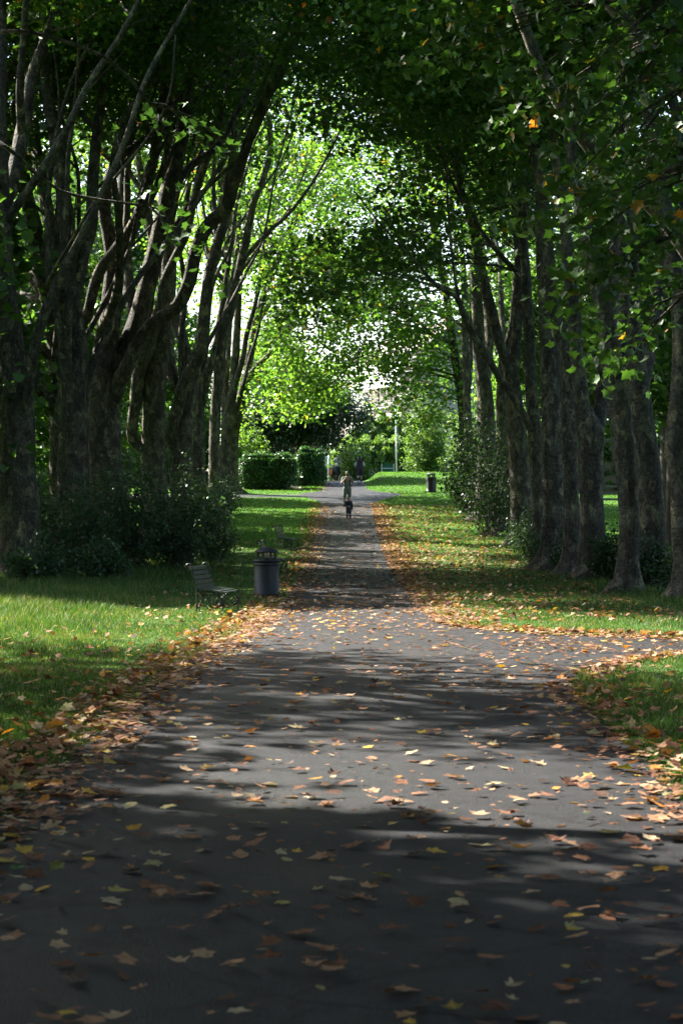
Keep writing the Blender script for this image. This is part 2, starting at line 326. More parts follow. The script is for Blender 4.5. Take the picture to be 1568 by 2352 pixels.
# ------------------------------------------------------------------ trees
def resample(P, rad, step=0.3):
    P = np.asarray(P, float); rad = np.asarray(rad, float)
    # Catmull-Rom through the control points
    Q = np.vstack([2*P[0]-P[1], P, 2*P[-1]-P[-2]]); out = []; ro = []
    for a in range(len(P) - 1):
        p0, p1, p2, p3 = Q[a], Q[a+1], Q[a+2], Q[a+3]
        n = max(2, int(np.linalg.norm(p2 - p1) / step)); t = np.linspace(0, 1, n, endpoint=False)[:, None]
        out.append(0.5*((2*p1)+(-p0+p2)*t+(2*p0-5*p1+4*p2-p3)*t**2+(-p0+3*p1-3*p2+p3)*t**3)); ro.append(rad[a]+(rad[a+1]-rad[a])*t[:, 0])
    out.append(P[-1:]); ro.append(rad[-1:]); return np.concatenate(out), np.concatenate(ro)

def grow_on(P, rad, top, lean_x=0.0, seed=0):
    """continue a limb upward to the height top"""
    r_ = np.random.default_rng(seed); P = [np.array(p) for p in P]; rad = list(rad)
    d = P[-1] - P[-2]; d = d / np.linalg.norm(d)
    while P[-1][2] < top and rad[-1] > 0.03 and len(P) < 60:
        d = d * 0.8 + np.array([lean_x * 0.12, 0, 0.2]) + r_.normal(size=3) * 0.13; d /= np.linalg.norm(d)
        P.append(P[-1] + d * 1.5); rad.append(rad[-1] * 0.87)
    return P, rad

def void(x, z, d):
    """True inside the open tunnel above the path (z above the ground)"""
    if d < 100:
        t = (x - 0.4) / (8.4 if x < 0.4 else 6.2); top = max(11.0, 1.65 + 0.216 * d - float(np.interp(d, _gd, _gz))) * rng.uniform(0.78, 1.22)
        return abs(t) < 1 and z < 6.5 + (top - 6.5) * math.sqrt(1 - t * t)
    return abs(x - 0.3) < 4.6 and z < 4.6

def avenue_tree(label, x, d, limbs, crown, group, half=HALF_MID, leaf=0.2, per=70, nclump=240, extra=None, top=21.0, mat=M_LEAF, name='plane_tree', low=None):
    """limbs: list of (points in world space, radii). crown = (z0, z1, rx, ry, centre shift x)"""
    g = h(x, d); root = thing(name, label, 'tree', (x, d, g), 0, group)
    off = np.array([x, d, g])
    tb = MB(); nodes = []; noder = []
    for li, (P, rad) in enumerate(limbs):
        P, rad = resample(P, rad, 0.22 if li == 0 else 0.3)
        if li == 0:                                                     # root flare
            zz = P[:, 2] - g; rad = rad * (1 + 0.55 * np.exp(-np.maximum(zz, 0) / 0.35))
        sides = 28 if rad[0] > 0.25 else (14 if rad[0] > 0.1 else 9)
        tb.tube(P - off, rad, sides, True, 0.5, 0, 0.06 if rad[0] > 0.2 else 0.045, 1.0, 0.5 * np.exp(-np.maximum(P[:, 2] - g, 0) / 0.3) if li == 0 else None)
        m = P[:, 2] - g > 4.0; nodes.append(P[m]); noder.append(rad[m])
    nodes = np.concatenate(nodes); noder = np.concatenate(noder)
    z0, z1, rx, ry, sx = crown; C = []
    sgn = -1 if x > 0 else 1
    tries = 0
    while len(C) < nclump and tries < nclump * 30:
        tries += 1
        q = rng.normal(size=3); q /= np.linalg.norm(q); q *= rng.random() ** 0.4
        cx = x + sx + q[0] * rx; cy_ = d + q[1] * ry; cz = (z0 + z1) / 2 + q[2] * (z1 - z0) / 2
        if void(cx, cz, cy_): continue
        C.append((cx, cy_, cz + g))
    if extra: C += extra
    C = np.array(C)
    if len(C):
        # a branch from the limbs to most clumps
        for k in range(len(C)):
            if (k % 2 and k < nclump) or (k >= nclump and k % 3): continue
            dd = np.linalg.norm(nodes - C[k], axis=1) + np.maximum(0, nodes[:, 2] - C[k][2] + 0.4) * 1.5
            a = int(np.argmin(dd)); p0 = nodes[a]; p2 = C[k]; L = np.linalg.norm(p2 - p0)
            if L > (8.5 if k < nclump else 5.5) or L < 0.3: continue
            p1 = (p0 + p2) / 2 + np.array([0, 0, 0.12 * L]) + rng.normal(size=3) * 0.16 * L
            t = np.linspace(0, 1, max(4, int(L / 0.6)))[:, None]
            Q = (1-t)**2*p0 + 2*t*(1-t)*p1 + t*t*p2 + rng.normal(size=(len(t), 3)) * 0.035 * (t > 0)
            r0 = min(noder[a] * 0.6, 0.016 + 0.0085 * L)
            tb.tube(Q - off, np.linspace(r0, 0.009, len(t)), 5, False)
    tb.build('trunk', M_BARK, root)
    cb = MB(); clump_leaves(cb, C - off, rng.uniform(0.7, 1.35, len(C)), per, leaf, half)
    cb.build('crown', mat, root)
    return root

SZ4, SZ5 = 0.20706, 0.15928
def z4(pts, d, dd=0.0):
    """limb traced on the left half of the photograph, given a real distance d (+dd at its end)"""
    n = len(pts); P = []; r = []
    for k, (a, b, wd) in enumerate(pts):
        D_ = d + dd * k / max(1, n - 1); P.append(px(a * SZ4, 99.9 + b * SZ4, D_)); r.append(wd * SZ4 / F * D_ / 2)
    return P, r
def z5(pts, d, dd=0.0):
    n = len(pts); P = []; r = []
    for k, (a, b, wd) in enumerate(pts):
        D_ = d + dd * k / max(1, n - 1); P.append(px(432.3 + a * SZ5, 249.7 + b * SZ5, D_)); r.append(wd * SZ5 / F * D_ / 2)
    return P, r
def tree_from(conv, label, d, trunk, limbs, crown, group, top=21.0, lean=0.25, seed=1, **kw):
    P, r = conv(trunk, d); g = h(P[0][0], d)
    P = [(P[0][0], d, g - 0.25)] + [p for p in P if p[2] > g + 0.5]; r = [r[0] * 1.05] + r[len(r) - len(P) + 1:]
    x = P[0][0]; L = []
    if kw.pop('grow', True): P, r = grow_on(P, r, g + top, lean * (-1 if x > 0 else 1), seed)
    L.append((P, r))
    for k, (pts, dd) in enumerate(limbs):
        q, rr = conv(pts, d, dd); q, rr = grow_on(q, rr, g + top * rnd.uniform(0.85, 1.05), lean * (-1 if x > 0 else 1), seed * 31 + k)
        L.append((q, rr))
    # further slender stems rising from the head of the trunk
    for k in range(kw.pop('stems', 0)):
        Q, qr = resample(P, r, 0.4); zz = Q[:, 2] - g; a = int(np.argmin(np.abs(zz - rnd.uniform(2.8, 6.5)))); p = Q[a]; q0 = qr[a]
        v = np.array([rnd.uniform(-0.15, 0.62), rnd.uniform(-0.5, 0.5), 1.45]); w0 = min(q0 * 0.5, rnd.uniform(0.12, 0.19))
        L.append(grow_on([p, p + v * 0.9, p + v * 1.7 + np.array([0, 0, 0.4])], [w0, w0 * 0.95, w0 * 0.9], g + top * rnd.uniform(0.85, 1.1), 2.4 * lean * (-1 if x > 0 else 1), seed * 91 + k))
    # forks high on the limbs
    for k in range(len(L)):
        P_, r_ = L[k]; n = len(P_)
        for q in range(2):
            a = rnd.randint(int(n * 0.45), n - 2); p = np.array(P_[a]); 
            if p[2] - g < 7: continue
            v = np.array([rnd.uniform(-1, 1), rnd.uniform(-1, 1), 0.9]); e = [p, p + v * 1.2]
            L.append(grow_on(e, [r_[a] * 0.6, r_[a] * 0.5], g + top * 0.95, lean * (-1 if x > 0 else 1), seed * 77 + k * 5 + q))
    return avenue_tree(label, x, d, L, crown, group, top=top, **kw)

def box_clumps(x0, x1, d0, d1, z0, z1, n):
    return [(a, b, h(a, b) + c) for a, b, c in zip(rng.uniform(x0, x1, n), rng.uniform(d0, d1, n), rng.uniform(z0, z1, n))]
GL, GR = 'plane trees lining the left of the path', 'plane trees lining the right of the path'
HI = (12.0, 25.5, 6.5, 6.0, -1.5); HL = (15.0, 27.0, 6.5, 6.0, 0.8)       # crown high above the path
# ---- left row
tree_from(z4, 'thick plane trunk with a knot hole, first in the left row', 54,
    [(85,1930,215),(85,1780,170),(85,1600,165),(75,1450,165),(60,1250,130),(35,1000,100),(22,800,85),(15,600,80),(10,450,75),(5,250,70),(0,0,60)],
    [([(20,700,60),(12,520,75),(50,430,78),(80,300,74),(105,180,78),(130,50,70),(150,-100,60)], 2.0)], HL, GL, stems=1, seed=11, nclump=380)
tree_from(z4, 'plane trunk bulging at head height with a sawn stub below its fork', 62,
    [(355,1930,170),(352,1750,150),(350,1600,150),(345,1500,158),(352,1400,130),(370,1250,115),(355,1080,100),(338,950,110),(325,860,85),(330,700,82),(312,500,76),(285,320,70),(262,150,64),(235,0,60),(215,-200,50)],
    [([(330,1000,70),(372,920,62),(402,750,60),(440,600,62),(450,350,56),(470,150,50),(490,0,44),(505,-150,40)], 1.5), ([(350,990,60),(305,955,48),(278,952,36),(272,956,30)], -0.6)], HL, GL, stems=3, seed=12, nclump=380)
tree_from(z4, 'dark plane trunk with several boughs sweeping left, half hidden behind the bulging trunk', 66,
    [(300,1930,130),(298,1700,120),(292,1480,112),(280,1200,100),(245,960,100),(205,820,84),(160,600,78),(125,450,70),(100,250,60),(80,50,52)],
    [([(285,1520,80),(230,1440,78),(160,1330,80),(110,1200,70),(72,1040,58),(40,900,46)], -2.5), ([(262,1250,50),(200,1205,46),(120,1175,44),(50,1150,38),(-60,1090,30)], -2),
     ([(225,950,60),(160,870,58),(80,800,52),(-20,700,44)], 2), ([(215,975,46),(140,950,40),(60,938,36),(-30,940,30)], 3), ([(250,1000,60),(290,820,60),(240,600,66),(200,350,60),(170,200,50)], 3)], (12.5, 25, 6.5, 6, -2.0), GL, stems=3, seed=13, nclump=380)
tree_from(z4, 'broad plane trunk throwing one long S-shaped limb over the path', 70,
    [(515,1930,190),(505,1750,165),(500,1600,160),(500,1400,140),(505,1250,120),(525,1100,105),(545,900,95),(545,760,85),(520,620,70),(505,520,62),(530,380,60),(570,280,62),(625,100,56),(650,0,50)],
    [([(540,1450,90),(575,1360,85),(605,1300,75),(700,1130,72),(780,1050,68),(860,990,66),(915,870,64),(945,730,62),(1000,610,64),(1090,520,66),(1120,430,62),(1155,330,52),(1200,190,50),(1250,60,46),(1300,-50,42),(1380,-220,36)], -4.0),
     ([(560,1350,110),(600,1230,105),(645,1120,98),(690,970,92),(740,780,86),(780,600,84),(810,450,80),(850,290,74),(890,100,66),(915,-80,58)], 2.0),
     ([(405,1080,40),(425,1030,50),(455,900,54),(490,810,54),(560,720,56),(635,620,58),(690,490,56),(720,370,54),(750,240,50),(775,80,46),(800,-80,40)], -2.5),
     ([(480,1180,60),(500,1095,62),(502,1085,60)], -1.0)], HL, GL, stems=3, seed=14, nclump=380)
tree_from(z4, 'upright plane trunk with a twin stem bowed to its left, fourth in the left row', 79,
    [(745,1930,130),(740,1700,115),(742,1500,112),(755,1250,115),(775,1120,100),(800,960,70),(810,760,56),(820,560,52),(830,400,48),(845,200,46),(850,0,40)],
    [([(720,1700,60),(640,1640,52),(655,1450,60),(672,1310,62),(705,1220,66),(740,1100,50),(765,1000,40),(790,880,42),(840,770,42),(900,640,42),(930,500,42),(970,360,40),(1015,230,38),(1060,90,36),(1090,-60,30)], -2.0),
     ([(760,1330,60),(640,1000,64),(610,800,60),(590,560,58),(595,350,50),(600,200,42)], 3)], HL, GL, stems=3, seed=15, nclump=380)
tree_from(z4, 'plane trunk with a swollen foot and limb curving right, in the left row', 87,
    [(880,1930,110),(870,1750,105),(870,1650,110),(890,1500,76),(905,1380,70),(905,1260,60),(880,1150,56),(850,1050,52),(800,900,46),(760,760,44),(720,600,40),(690,420,36)],
    [([(845,1700,70),(830,1600,66),(860,1480,62),(885,1370,60),(945,1260,64),(975,1150,62),(990,1000,58),(1010,850,52),(1050,690,50),(1090,560,48),(1110,380,42),(1125,200,38),(1135,0,32)], -3.0),
     ([(850,1400,50),(815,1250,56),(820,1100,50),(830,900,40),(845,700,34)], 3)], HL, GL, stems=3, seed=16, nclump=380)
tree_from(z4, 'slim plane trunk forking low, sixth in the left row', 95,
    [(960,1930,74),(955,1700,66),(955,1500,60),(960,1350,52),(985,1200,44),(1000,1000,40),(1030,800,36),(1060,620,34),(1070,400,30),(1080,250,26)],
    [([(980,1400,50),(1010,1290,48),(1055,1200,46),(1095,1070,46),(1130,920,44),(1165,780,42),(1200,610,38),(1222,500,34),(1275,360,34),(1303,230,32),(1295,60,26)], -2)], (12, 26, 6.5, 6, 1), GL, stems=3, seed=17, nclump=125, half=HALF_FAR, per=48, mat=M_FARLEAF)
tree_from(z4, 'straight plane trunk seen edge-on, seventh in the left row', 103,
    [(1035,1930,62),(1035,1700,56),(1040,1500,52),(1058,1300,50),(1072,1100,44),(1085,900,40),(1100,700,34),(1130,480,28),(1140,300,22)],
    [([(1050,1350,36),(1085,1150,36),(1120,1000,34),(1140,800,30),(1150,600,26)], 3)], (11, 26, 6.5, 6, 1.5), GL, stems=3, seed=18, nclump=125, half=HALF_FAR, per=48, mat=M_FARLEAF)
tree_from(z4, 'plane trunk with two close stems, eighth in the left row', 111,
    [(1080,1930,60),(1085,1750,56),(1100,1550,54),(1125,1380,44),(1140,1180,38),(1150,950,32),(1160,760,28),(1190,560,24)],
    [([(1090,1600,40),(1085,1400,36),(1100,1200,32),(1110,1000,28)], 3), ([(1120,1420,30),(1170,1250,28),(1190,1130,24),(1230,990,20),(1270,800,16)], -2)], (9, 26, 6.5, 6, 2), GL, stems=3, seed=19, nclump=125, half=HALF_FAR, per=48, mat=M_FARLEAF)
tree_from(z4, 'last plane tree of the left row, slender limbs fanning over the path', 118,
    [(1110,1930,90),(1110,1780,80),(1108,1700,80),(1125,1600,62),(1150,1500,52),(1180,1370,44),(1215,1180,40),(1245,1040,38),(1285,900,36),(1300,780,26),(1300,600,22),(1300,450,20),(1310,250,18),(1310,100,14)],
    [([(1150,1480,34),(1190,1390,30),(1230,1300,28),(1290,1235,20),(1340,1160,14)], -2), ([(1255,1060,24),(1290,1000,24),(1335,940,22),(1390,890,18),(1440,830,12)], -2),
     ([(1275,930,24),(1310,850,28),(1350,750,28),(1390,640,28),(1425,540,26),(1438,400,24),(1480,270,20),(1520,180,14)], 1.5), ([(1425,450,18),(1410,340,18),(1415,230,15),(1400,100,12)], 3),
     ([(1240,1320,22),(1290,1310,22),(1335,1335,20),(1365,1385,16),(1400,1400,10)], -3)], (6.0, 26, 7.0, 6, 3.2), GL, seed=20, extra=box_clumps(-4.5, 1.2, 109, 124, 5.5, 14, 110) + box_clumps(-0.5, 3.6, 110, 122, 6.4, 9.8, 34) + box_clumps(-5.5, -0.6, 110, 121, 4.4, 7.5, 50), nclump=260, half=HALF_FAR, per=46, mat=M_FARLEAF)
# ---- right row
tree_from(z5, 'flaky-barked plane trunk cut by the right frame edge, first in the right row', 44,
    [(1565,2230,150),(1560,2000,110),(1545,1700,105),(1540,1400,100),(1510,1290,120),(1530,1000,110),(1555,700,110),(1550,400,110),(1510,150,110),(1480,-100,100),(1430,-400,90),(1380,-700,80)],
    [([(1540,500,80),(1600,200,80),(1620,-200,70)], 2)], (12, 24, 6.5, 6, -1.5), GR, seed=31, nclump=380)
tree_from(z5, 'plane trunk leaning left at its top, front of the close right pair', 48,
    [(1215,2170,170),(1225,1950,135),(1230,1700,130),(1205,1300,135),(1165,1000,140),(1130,780,130),(1100,520,115),(1050,300,105),(990,50,95),(940,-200,85),(880,-500,70)],
    [([(1140,800,80),(1190,560,76),(1200,200,70),(1190,-100,60)], 2)], (12, 24, 6.5, 6, -1.5), GR, seed=32, nclump=380)
tree_from(z5, 'smooth straight plane trunk, back stem of the close pair in the right row', 51,
    [(1385,2180,230),(1375,1950,175),(1370,1700,170),(1345,1300,150),(1300,950,140),(1265,650,120),(1250,400,105),(1240,100,95),(1225,-200,85),(1200,-500,70)],
    [([(1300,950,80),(1350,700,80),(1420,300,80),(1480,0,70)], 3)], (12, 24, 6.5, 6, -1.2), GR, seed=33, nclump=380)
tree_from(z5, 'ringed plane trunk splitting into a tall Y, beside the gap to the sunlit lawn', 54,
    [(995,2110,190),(995,1950,160),(1000,1750,155),(995,1500,145),(992,1300,150),(985,1130,165),(940,1000,100),(920,830,92),(895,600,90),(875,300,86),(845,50,78),(820,-250,70),(780,-500,56)],
    [([(1000,1180,120),(1045,1020,100),(1065,850,90),(1090,650,84),(1120,400,80),(1140,100,70),(1150,-200,60)], 2.5)], (12, 24, 6.5, 6, -1.5), GR, seed=34, nclump=380)
tree_from(z5, 'wavy slim plane trunk pressed against the left of the Y-shaped one', 56,
    [(860,2060,130),(868,1900,105),(872,1700,98),(865,1450,95),(858,1200,100),(850,950,92),(838,700,85),(800,520,85),(755,380,85),(735,200,78),(722,0,72),(700,-300,60)],
    [], (12, 24, 6.5, 6, -1.5), GR, seed=35, nclump=380)
tree_from(z5, 'broad straight plane trunk with pale bark flakes and spreading roots, sixth in the right row', 59,
    [(745,2020,210),(755,1850,150),(760,1600,140),(752,1300,138),(745,1000,138),(735,700,130),(715,400,105),(695,100,95),(680,-200,80),(660,-500,66)],
    [], (12, 24, 6.5, 6, -1.8), GR, seed=36, nclump=380)
tree_from(z5, 'narrow dark plane trunk with one long crooked branch reaching left over the lawn', 68,
    [(662,1900,110),(662,1700,80),(655,1450,78),(645,1250,78),(632,1050,80),(612,800,74),(600,500,70),(585,200,64),(570,-100,56)],
    [([(630,1180,48),(590,1080,46),(500,920,46),(410,790,44),(340,680,44),(260,550,44),(210,450,42),(165,330,36),(130,285,30),(85,270,26),(0,200,20),(-120,60,14)], -3)], (11, 24, 6.5, 6, -1.8), GR, seed=37, extra=[(a, b, c + 0.35 * (a + 2.2)) for a, b, c in box_clumps(-2.3, 5.2, 65, 74, 8.0, 10.8, 48)], nclump=380)
tree_from(z5, 'stout plane trunk with a knotted foot beside the tall bush', 76,
    [(550,1830,150),(552,1650,135),(548,1450,130),(535,1250,120),(515,1000,110),(500,800,85),(520,600,70),(530,400,66),(540,100,60),(530,-200,50)],
    [([(500,900,80),(460,720,66),(410,560,70),(365,380,72),(330,250,66),(300,100,60),(250,-150,50)], -1)], (10.5, 24, 6.5, 6, -2), GR, seed=38, nclump=380)
tree_from(z5, 'plane trunk half hidden behind the knotted one on the right', 85,
    [(455,1780,90),(450,1500,80),(440,1200,74),(430,950,70),(440,700,56),(480,560,52),(500,450,46),(520,200,40)],
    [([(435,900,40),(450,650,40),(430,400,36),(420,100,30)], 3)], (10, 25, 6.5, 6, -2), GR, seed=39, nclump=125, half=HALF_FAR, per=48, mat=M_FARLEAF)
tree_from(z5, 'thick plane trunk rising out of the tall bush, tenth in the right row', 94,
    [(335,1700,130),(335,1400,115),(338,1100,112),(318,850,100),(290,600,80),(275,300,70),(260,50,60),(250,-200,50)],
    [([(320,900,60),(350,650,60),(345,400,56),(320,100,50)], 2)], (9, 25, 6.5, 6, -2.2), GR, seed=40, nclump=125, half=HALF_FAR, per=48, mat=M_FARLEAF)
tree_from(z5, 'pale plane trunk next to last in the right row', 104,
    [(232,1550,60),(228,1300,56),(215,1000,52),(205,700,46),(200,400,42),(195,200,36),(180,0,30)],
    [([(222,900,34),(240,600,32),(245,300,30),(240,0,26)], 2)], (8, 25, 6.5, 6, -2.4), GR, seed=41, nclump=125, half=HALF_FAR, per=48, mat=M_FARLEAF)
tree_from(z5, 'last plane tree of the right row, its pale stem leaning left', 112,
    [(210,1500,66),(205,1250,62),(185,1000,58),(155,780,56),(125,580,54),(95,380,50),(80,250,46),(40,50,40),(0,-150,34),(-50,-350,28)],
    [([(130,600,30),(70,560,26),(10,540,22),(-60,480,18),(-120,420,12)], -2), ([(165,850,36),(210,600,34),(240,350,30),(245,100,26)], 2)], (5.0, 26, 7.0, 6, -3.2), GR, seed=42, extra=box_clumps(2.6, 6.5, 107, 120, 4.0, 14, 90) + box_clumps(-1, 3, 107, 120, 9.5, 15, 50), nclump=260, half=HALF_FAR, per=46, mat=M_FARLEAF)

# ---- trees of the avenue nearer than the frame shows: their boughs hang into the picture and shade the path
def near_tree(label, x, d, crown, nclump, seed, group, extra=None, leaf=0.19, per=70):
    g = h(x, d); sg = -1 if x > 0 else 1; L = []
    P = [(x, d, g - 0.25), (x, d, g + 1.5), (x + 0.1 * sg, d + 0.1, g + 4.5), (x + 0.3 * sg, d, g + 8.0)]
    P, r = grow_on(P, [0.42, 0.38, 0.34, 0.26], g + 20, 0.2 * sg, seed); L.append((P, r))
    for k in range(5):
        a = 2 + k % 3; p = np.array(P[a]); an = seed + k * 1.35
        v = np.array([math.cos(an) * 0.8 + 0.3 * sg, math.sin(an) * 0.8, 0.9])
        L.append(grow_on([p, p + v * 1.3], [0.19, 0.16], g + 19, 0.3 * sg, seed * 13 + k))
    if extra:
        for E in extra:
            q = np.array(E[0]); b = np.array([x, d, max(q[2] + 1.2, g + 5)])
            L.append(([b] + [b + (q - b) * t_ + np.array([0, 0, 0.7 * math.sin(t_ * 3.1)]) + rng.normal(size=3) * 0.22 for t_ in (0.2, 0.4, 0.58, 0.74, 0.88)] + [q], [0.08, 0.065, 0.05, 0.038, 0.028, 0.022, 0.016]))
            for c in E[1:]: L.append(([q, (q + np.array(c)) / 2 + np.array([0, 0, 0.12]), np.array(c)], [0.018, 0.012, 0.006]))
    ex = []
    if extra:
        for E in extra: ex += [tuple(c) for c in E]
    t = avenue_tree(label, x, d, L, crown, group, HALF_MID, leaf, per, nclump, None, mat=M_LEAF)
    return t, ex
def sprays(root, pts, per, size, rad=0.42):
    """low boughs of large leaves on an existing crown"""
    c = [o for o in root.children if o.name.startswith('crown')][0]
    mb = MB(); P = np.array(pts) - np.array(root.location)
    clump_leaves(mb, P, np.full(len(P), rad), per, size, HALF_NEAR, 0.7, 0.0, 0.6, 0.025, 0.9)
    me = mb.mesh('tmp'); bm = bmesh.new(); bm.from_mesh(c.data); bm.from_mesh(me); bm.to_mesh(c.data); bm.free(); bpy.data.meshes.remove(me)

def bough(start, end, n, drop, spread):
    """points along a drooping bough with side twigs"""
    s, e = np.array(start), np.array(end); out = [tuple(s)]
    for k in range(n):
        t = (k + 1) / n; p = s + (e - s) * t + np.array([0, 0, -drop * t * t]) + rng.normal(size=3) * spread
        out.append(tuple(p))
    return out
nb_r = [bough((3.4, 21, 7.2), (1.9, 21.5, 6.6), 7, 0.6, 0.25), bough((3.6, 20, 6.2), (2.2, 20.5, 5.7), 7, 0.6, 0.25), bough((3.7, 19.5, 5.2), (2.35, 20, 5.0), 6, 0.5, 0.22),
        bough((3.8, 23, 5.0), (2.9, 23, 4.4), 6, 0.4, 0.2), bough((4.2, 24, 4.5), (3.0, 24.5, 3.9), 5, 0.3, 0.16), bough((3.5, 22, 6.9), (2.6, 22, 6.3), 7, 0.3, 0.25), bough((4.0, 23, 6.0), (3.2, 23.5, 5.7), 6, 0.3, 0.25), bough((3.3, 24, 8), (1.2, 25, 7.9), 9, 0.5, 0.3), bough((4.4, 26, 8.2), (2.6, 27, 7.8), 9, 0.5, 0.35), bough((4.6, 27, 7.0), (3.4, 27, 6.4), 8, 0.4, 0.3)]
t, ex = near_tree('plane tree right of the frame whose low boughs hang large leaves into the top corner', 7.4, 22, (9.5, 23, 7.5, 6.5, -3), 400, 51, GR, nb_r)
sprays(t, ex, 32, 0.13)
nb_l = [bough((-2.6, 27, 6.0), (-1.9, 27, 5.5), 4, 0.3, 0.16), bough((-2.6, 27, 7.4), (-1.5, 28, 7.5), 4, 0.4, 0.25)]
t, ex = near_tree('plane tree left of the frame whose twigs hang a few leaves before the limbs', -8.2, 27, (10, 23, 7.5, 6.5, 3.0), 430, 52, GL, nb_l)
sprays(t, ex, 8, 0.13)
near_tree('plane tree standing left of the camera', -8.3, 15, (9, 23, 7.5, 7, 3.0), 430, 53, GL)
near_tree('plane tree standing right between the side path and the frame edge', 7.6, 34, (11, 23, 7.5, 6, -3), 400, 54, GR)

for k, (x, d, sd) in enumerate([(-8.2, 2, 'left'), (7.6, 6, 'right'), (-8, -10, 'left'), (7.8, -8, 'right'), (-8.3, -24, 'left'), (7.6, -22, 'right')]):
    near_tree(f'plane tree of the {sd} row behind the camera', x, d, (7, 22, 7.5, 7.5, 3.0 if x < 0 else -3.0), 420, 60 + k, GL if x < 0 else GR, None, 0.3, 34)
# ---- woodland behind the two rows
def wood_tree(label, x, d, ht, z0, rx, ry, ncl, mat, group, seed, leaf=0.3, per=42, cat='tree', name='tree'):
    g = h(x, d); r_ = np.random.default_rng(seed); root = thing(name, label, cat, (x, d, g), 0, group); tb = MB()
    P, rad = resample([(0, 0, -0.2), (0.1, 0, ht * 0.3), (r_.normal() * 0.4, r_.normal() * 0.4, ht * 0.62), (r_.normal() * 0.6, 0, ht * 0.92)], [ht * 0.022 + 0.04, ht * 0.017 + 0.03, ht * 0.01, 0.03], 0.4)
    tb.tube(P, rad, 10, True, lump=0.04); C = []
    for k in range(ncl):
        q = r_.normal(size=3); q /= np.linalg.norm(q); q *= r_.random() ** 0.38
        zc = (z0 + ht) / 2 + q[2] * (ht - z0) / 2; wd = 1.0 - 0.35 * max(0, q[2]); C.append((q[0] * rx * wd, q[1] * ry * wd, zc))
    C = np.array(C)
    for k in range(0, ncl, 4):
        a = int(np.argmin(np.linalg.norm(P - C[k], axis=1) + np.maximum(0, P[:, 2] - C[k][2] + 0.8) * 2)); p0 = P[a]; L = np.linalg.norm(C[k] - p0)
        t = np.linspace(0, 1, 6)[:, None]; p1 = (p0 + C[k]) / 2 + np.array([0, 0, 0.1 * L])
        tb.tube((1-t)**2*p0 + 2*t*(1-t)*p1 + t*t*C[k] + r_.normal(size=(6, 3)) * 0.06 * (t > 0), np.linspace(min(rad[a] * 0.6, 0.02 + 0.01 * L), 0.012, 6), 5, False)
    tb.build('trunk', M_BARKD, root)
    cb = MB(); clump_leaves(cb, C, r_.uniform(0.75, 1.5, ncl), per, leaf, HALF_FAR, 0.65, 0.0, 0.93, 0.0); cb.build('crown', mat, root); return root
GW = 'woodland trees behind the left row'; GWR = 'trees across the right lawn'
for k, (x, d) in enumerate([(-16, -8), (-15.5, 8), (-16, 21), (15, 2), (16, 16), (14.5, 44), (-21, 13), (-20, 24), (-12.5, 14)]):  # unseen trees added at the sides to block sun and darken the foreground
    wood_tree(f'leafy woodland tree outside the frame, {"left" if x < 0 else "right"} of the nearest avenue trees', x, d, 17 if x > -19 else 22, 1.0, 5.2, 5.2, 330, M_WOODLEAF, GW if x < 0 else GWR, 180 + k)
for k, (x, d, ht, z0, r, lab) in enumerate([(-13.5, 52, 15, 1.0, 4.5, 'leafy woodland tree filling the gap left of the knot-hole trunk'), (-14.5, 63, 17, 0.8, 5, 'leafy woodland tree behind the gap between the two nearest left trunks'),
      (-16, 76, 16, 1.0, 5, 'woodland tree behind the broad S-limbed plane on the left'), (-14, 88, 15, 1.0, 4.5, 'woodland tree glimpsed between the middle trunks of the left row'), (-15, 101, 17, 1.0, 5, 'woodland tree behind the far trunks of the left row'),
      (-13.5, 115, 13, 1.0, 4.5, 'woodland tree behind the last trunks of the left row'), (-24, 70, 9, 0.5, 5, 'low woodland tree deep behind the left row, nearer one'), (-26, 92, 9, 0.5, 5, 'low woodland tree deep behind the left row, farther one')]):
    wood_tree(lab, x, d, ht, z0, r, r, 230, M_WOODLEAF, GW, 100 + k)
for k, (x, d) in enumerate([(-17.5, 33), (-17, 58), (-17.5, 70), (-18, 83), (-17, 95), (-17.5, 108)]):  # high crowns added to block the sun and dapple the path
    wood_tree(['tall thin-crowned tree beyond the left edge of the frame', 'tall tree with a high crown behind the two nearest left trunks', 'tall tree with a high crown behind the S-limbed plane', 'tall tree with a high crown behind the middle of the left row', 'tall tree with a high crown behind the far left trunks', 'tall tree with a high crown behind the last left trunks'][k],
        x, d, 21, 8.5, 5.5, 5.5, 170 if k == 0 else 85, M_WOODLEAF, GW, 120 + k, 0.26, 34)
for k, (x, d, ht, z0, r, lab) in enumerate([(14.5, 64, 17, 4.2, 4.5, 'leafy tree behind the close pair of trunks on the right'), (13, 78, 17, 4.5, 4.5, 'leafy tree behind the Y-shaped trunk on the right'), (15, 92, 18, 5.0, 5, 'leafy tree behind the broad straight trunk on the right'),
      (13.5, 108, 16, 3.6, 4.5, 'leafy tree behind the far trunks of the right row'), (21, 132, 16, 1.5, 6, 'bushy tree beyond the sunlit right lawn, behind the rail fence'), (28, 138, 17, 1.5, 6.5, 'rounded tree beyond the sunlit right lawn, near the right frame edge'), (14, 134, 15, 1.0, 5, 'bushy tree behind the far trunks, left end of the fence')]):
    wood_tree(lab, x, d, ht, z0, r, r, 220, M_WOODLEAF, GWR, 130 + k)
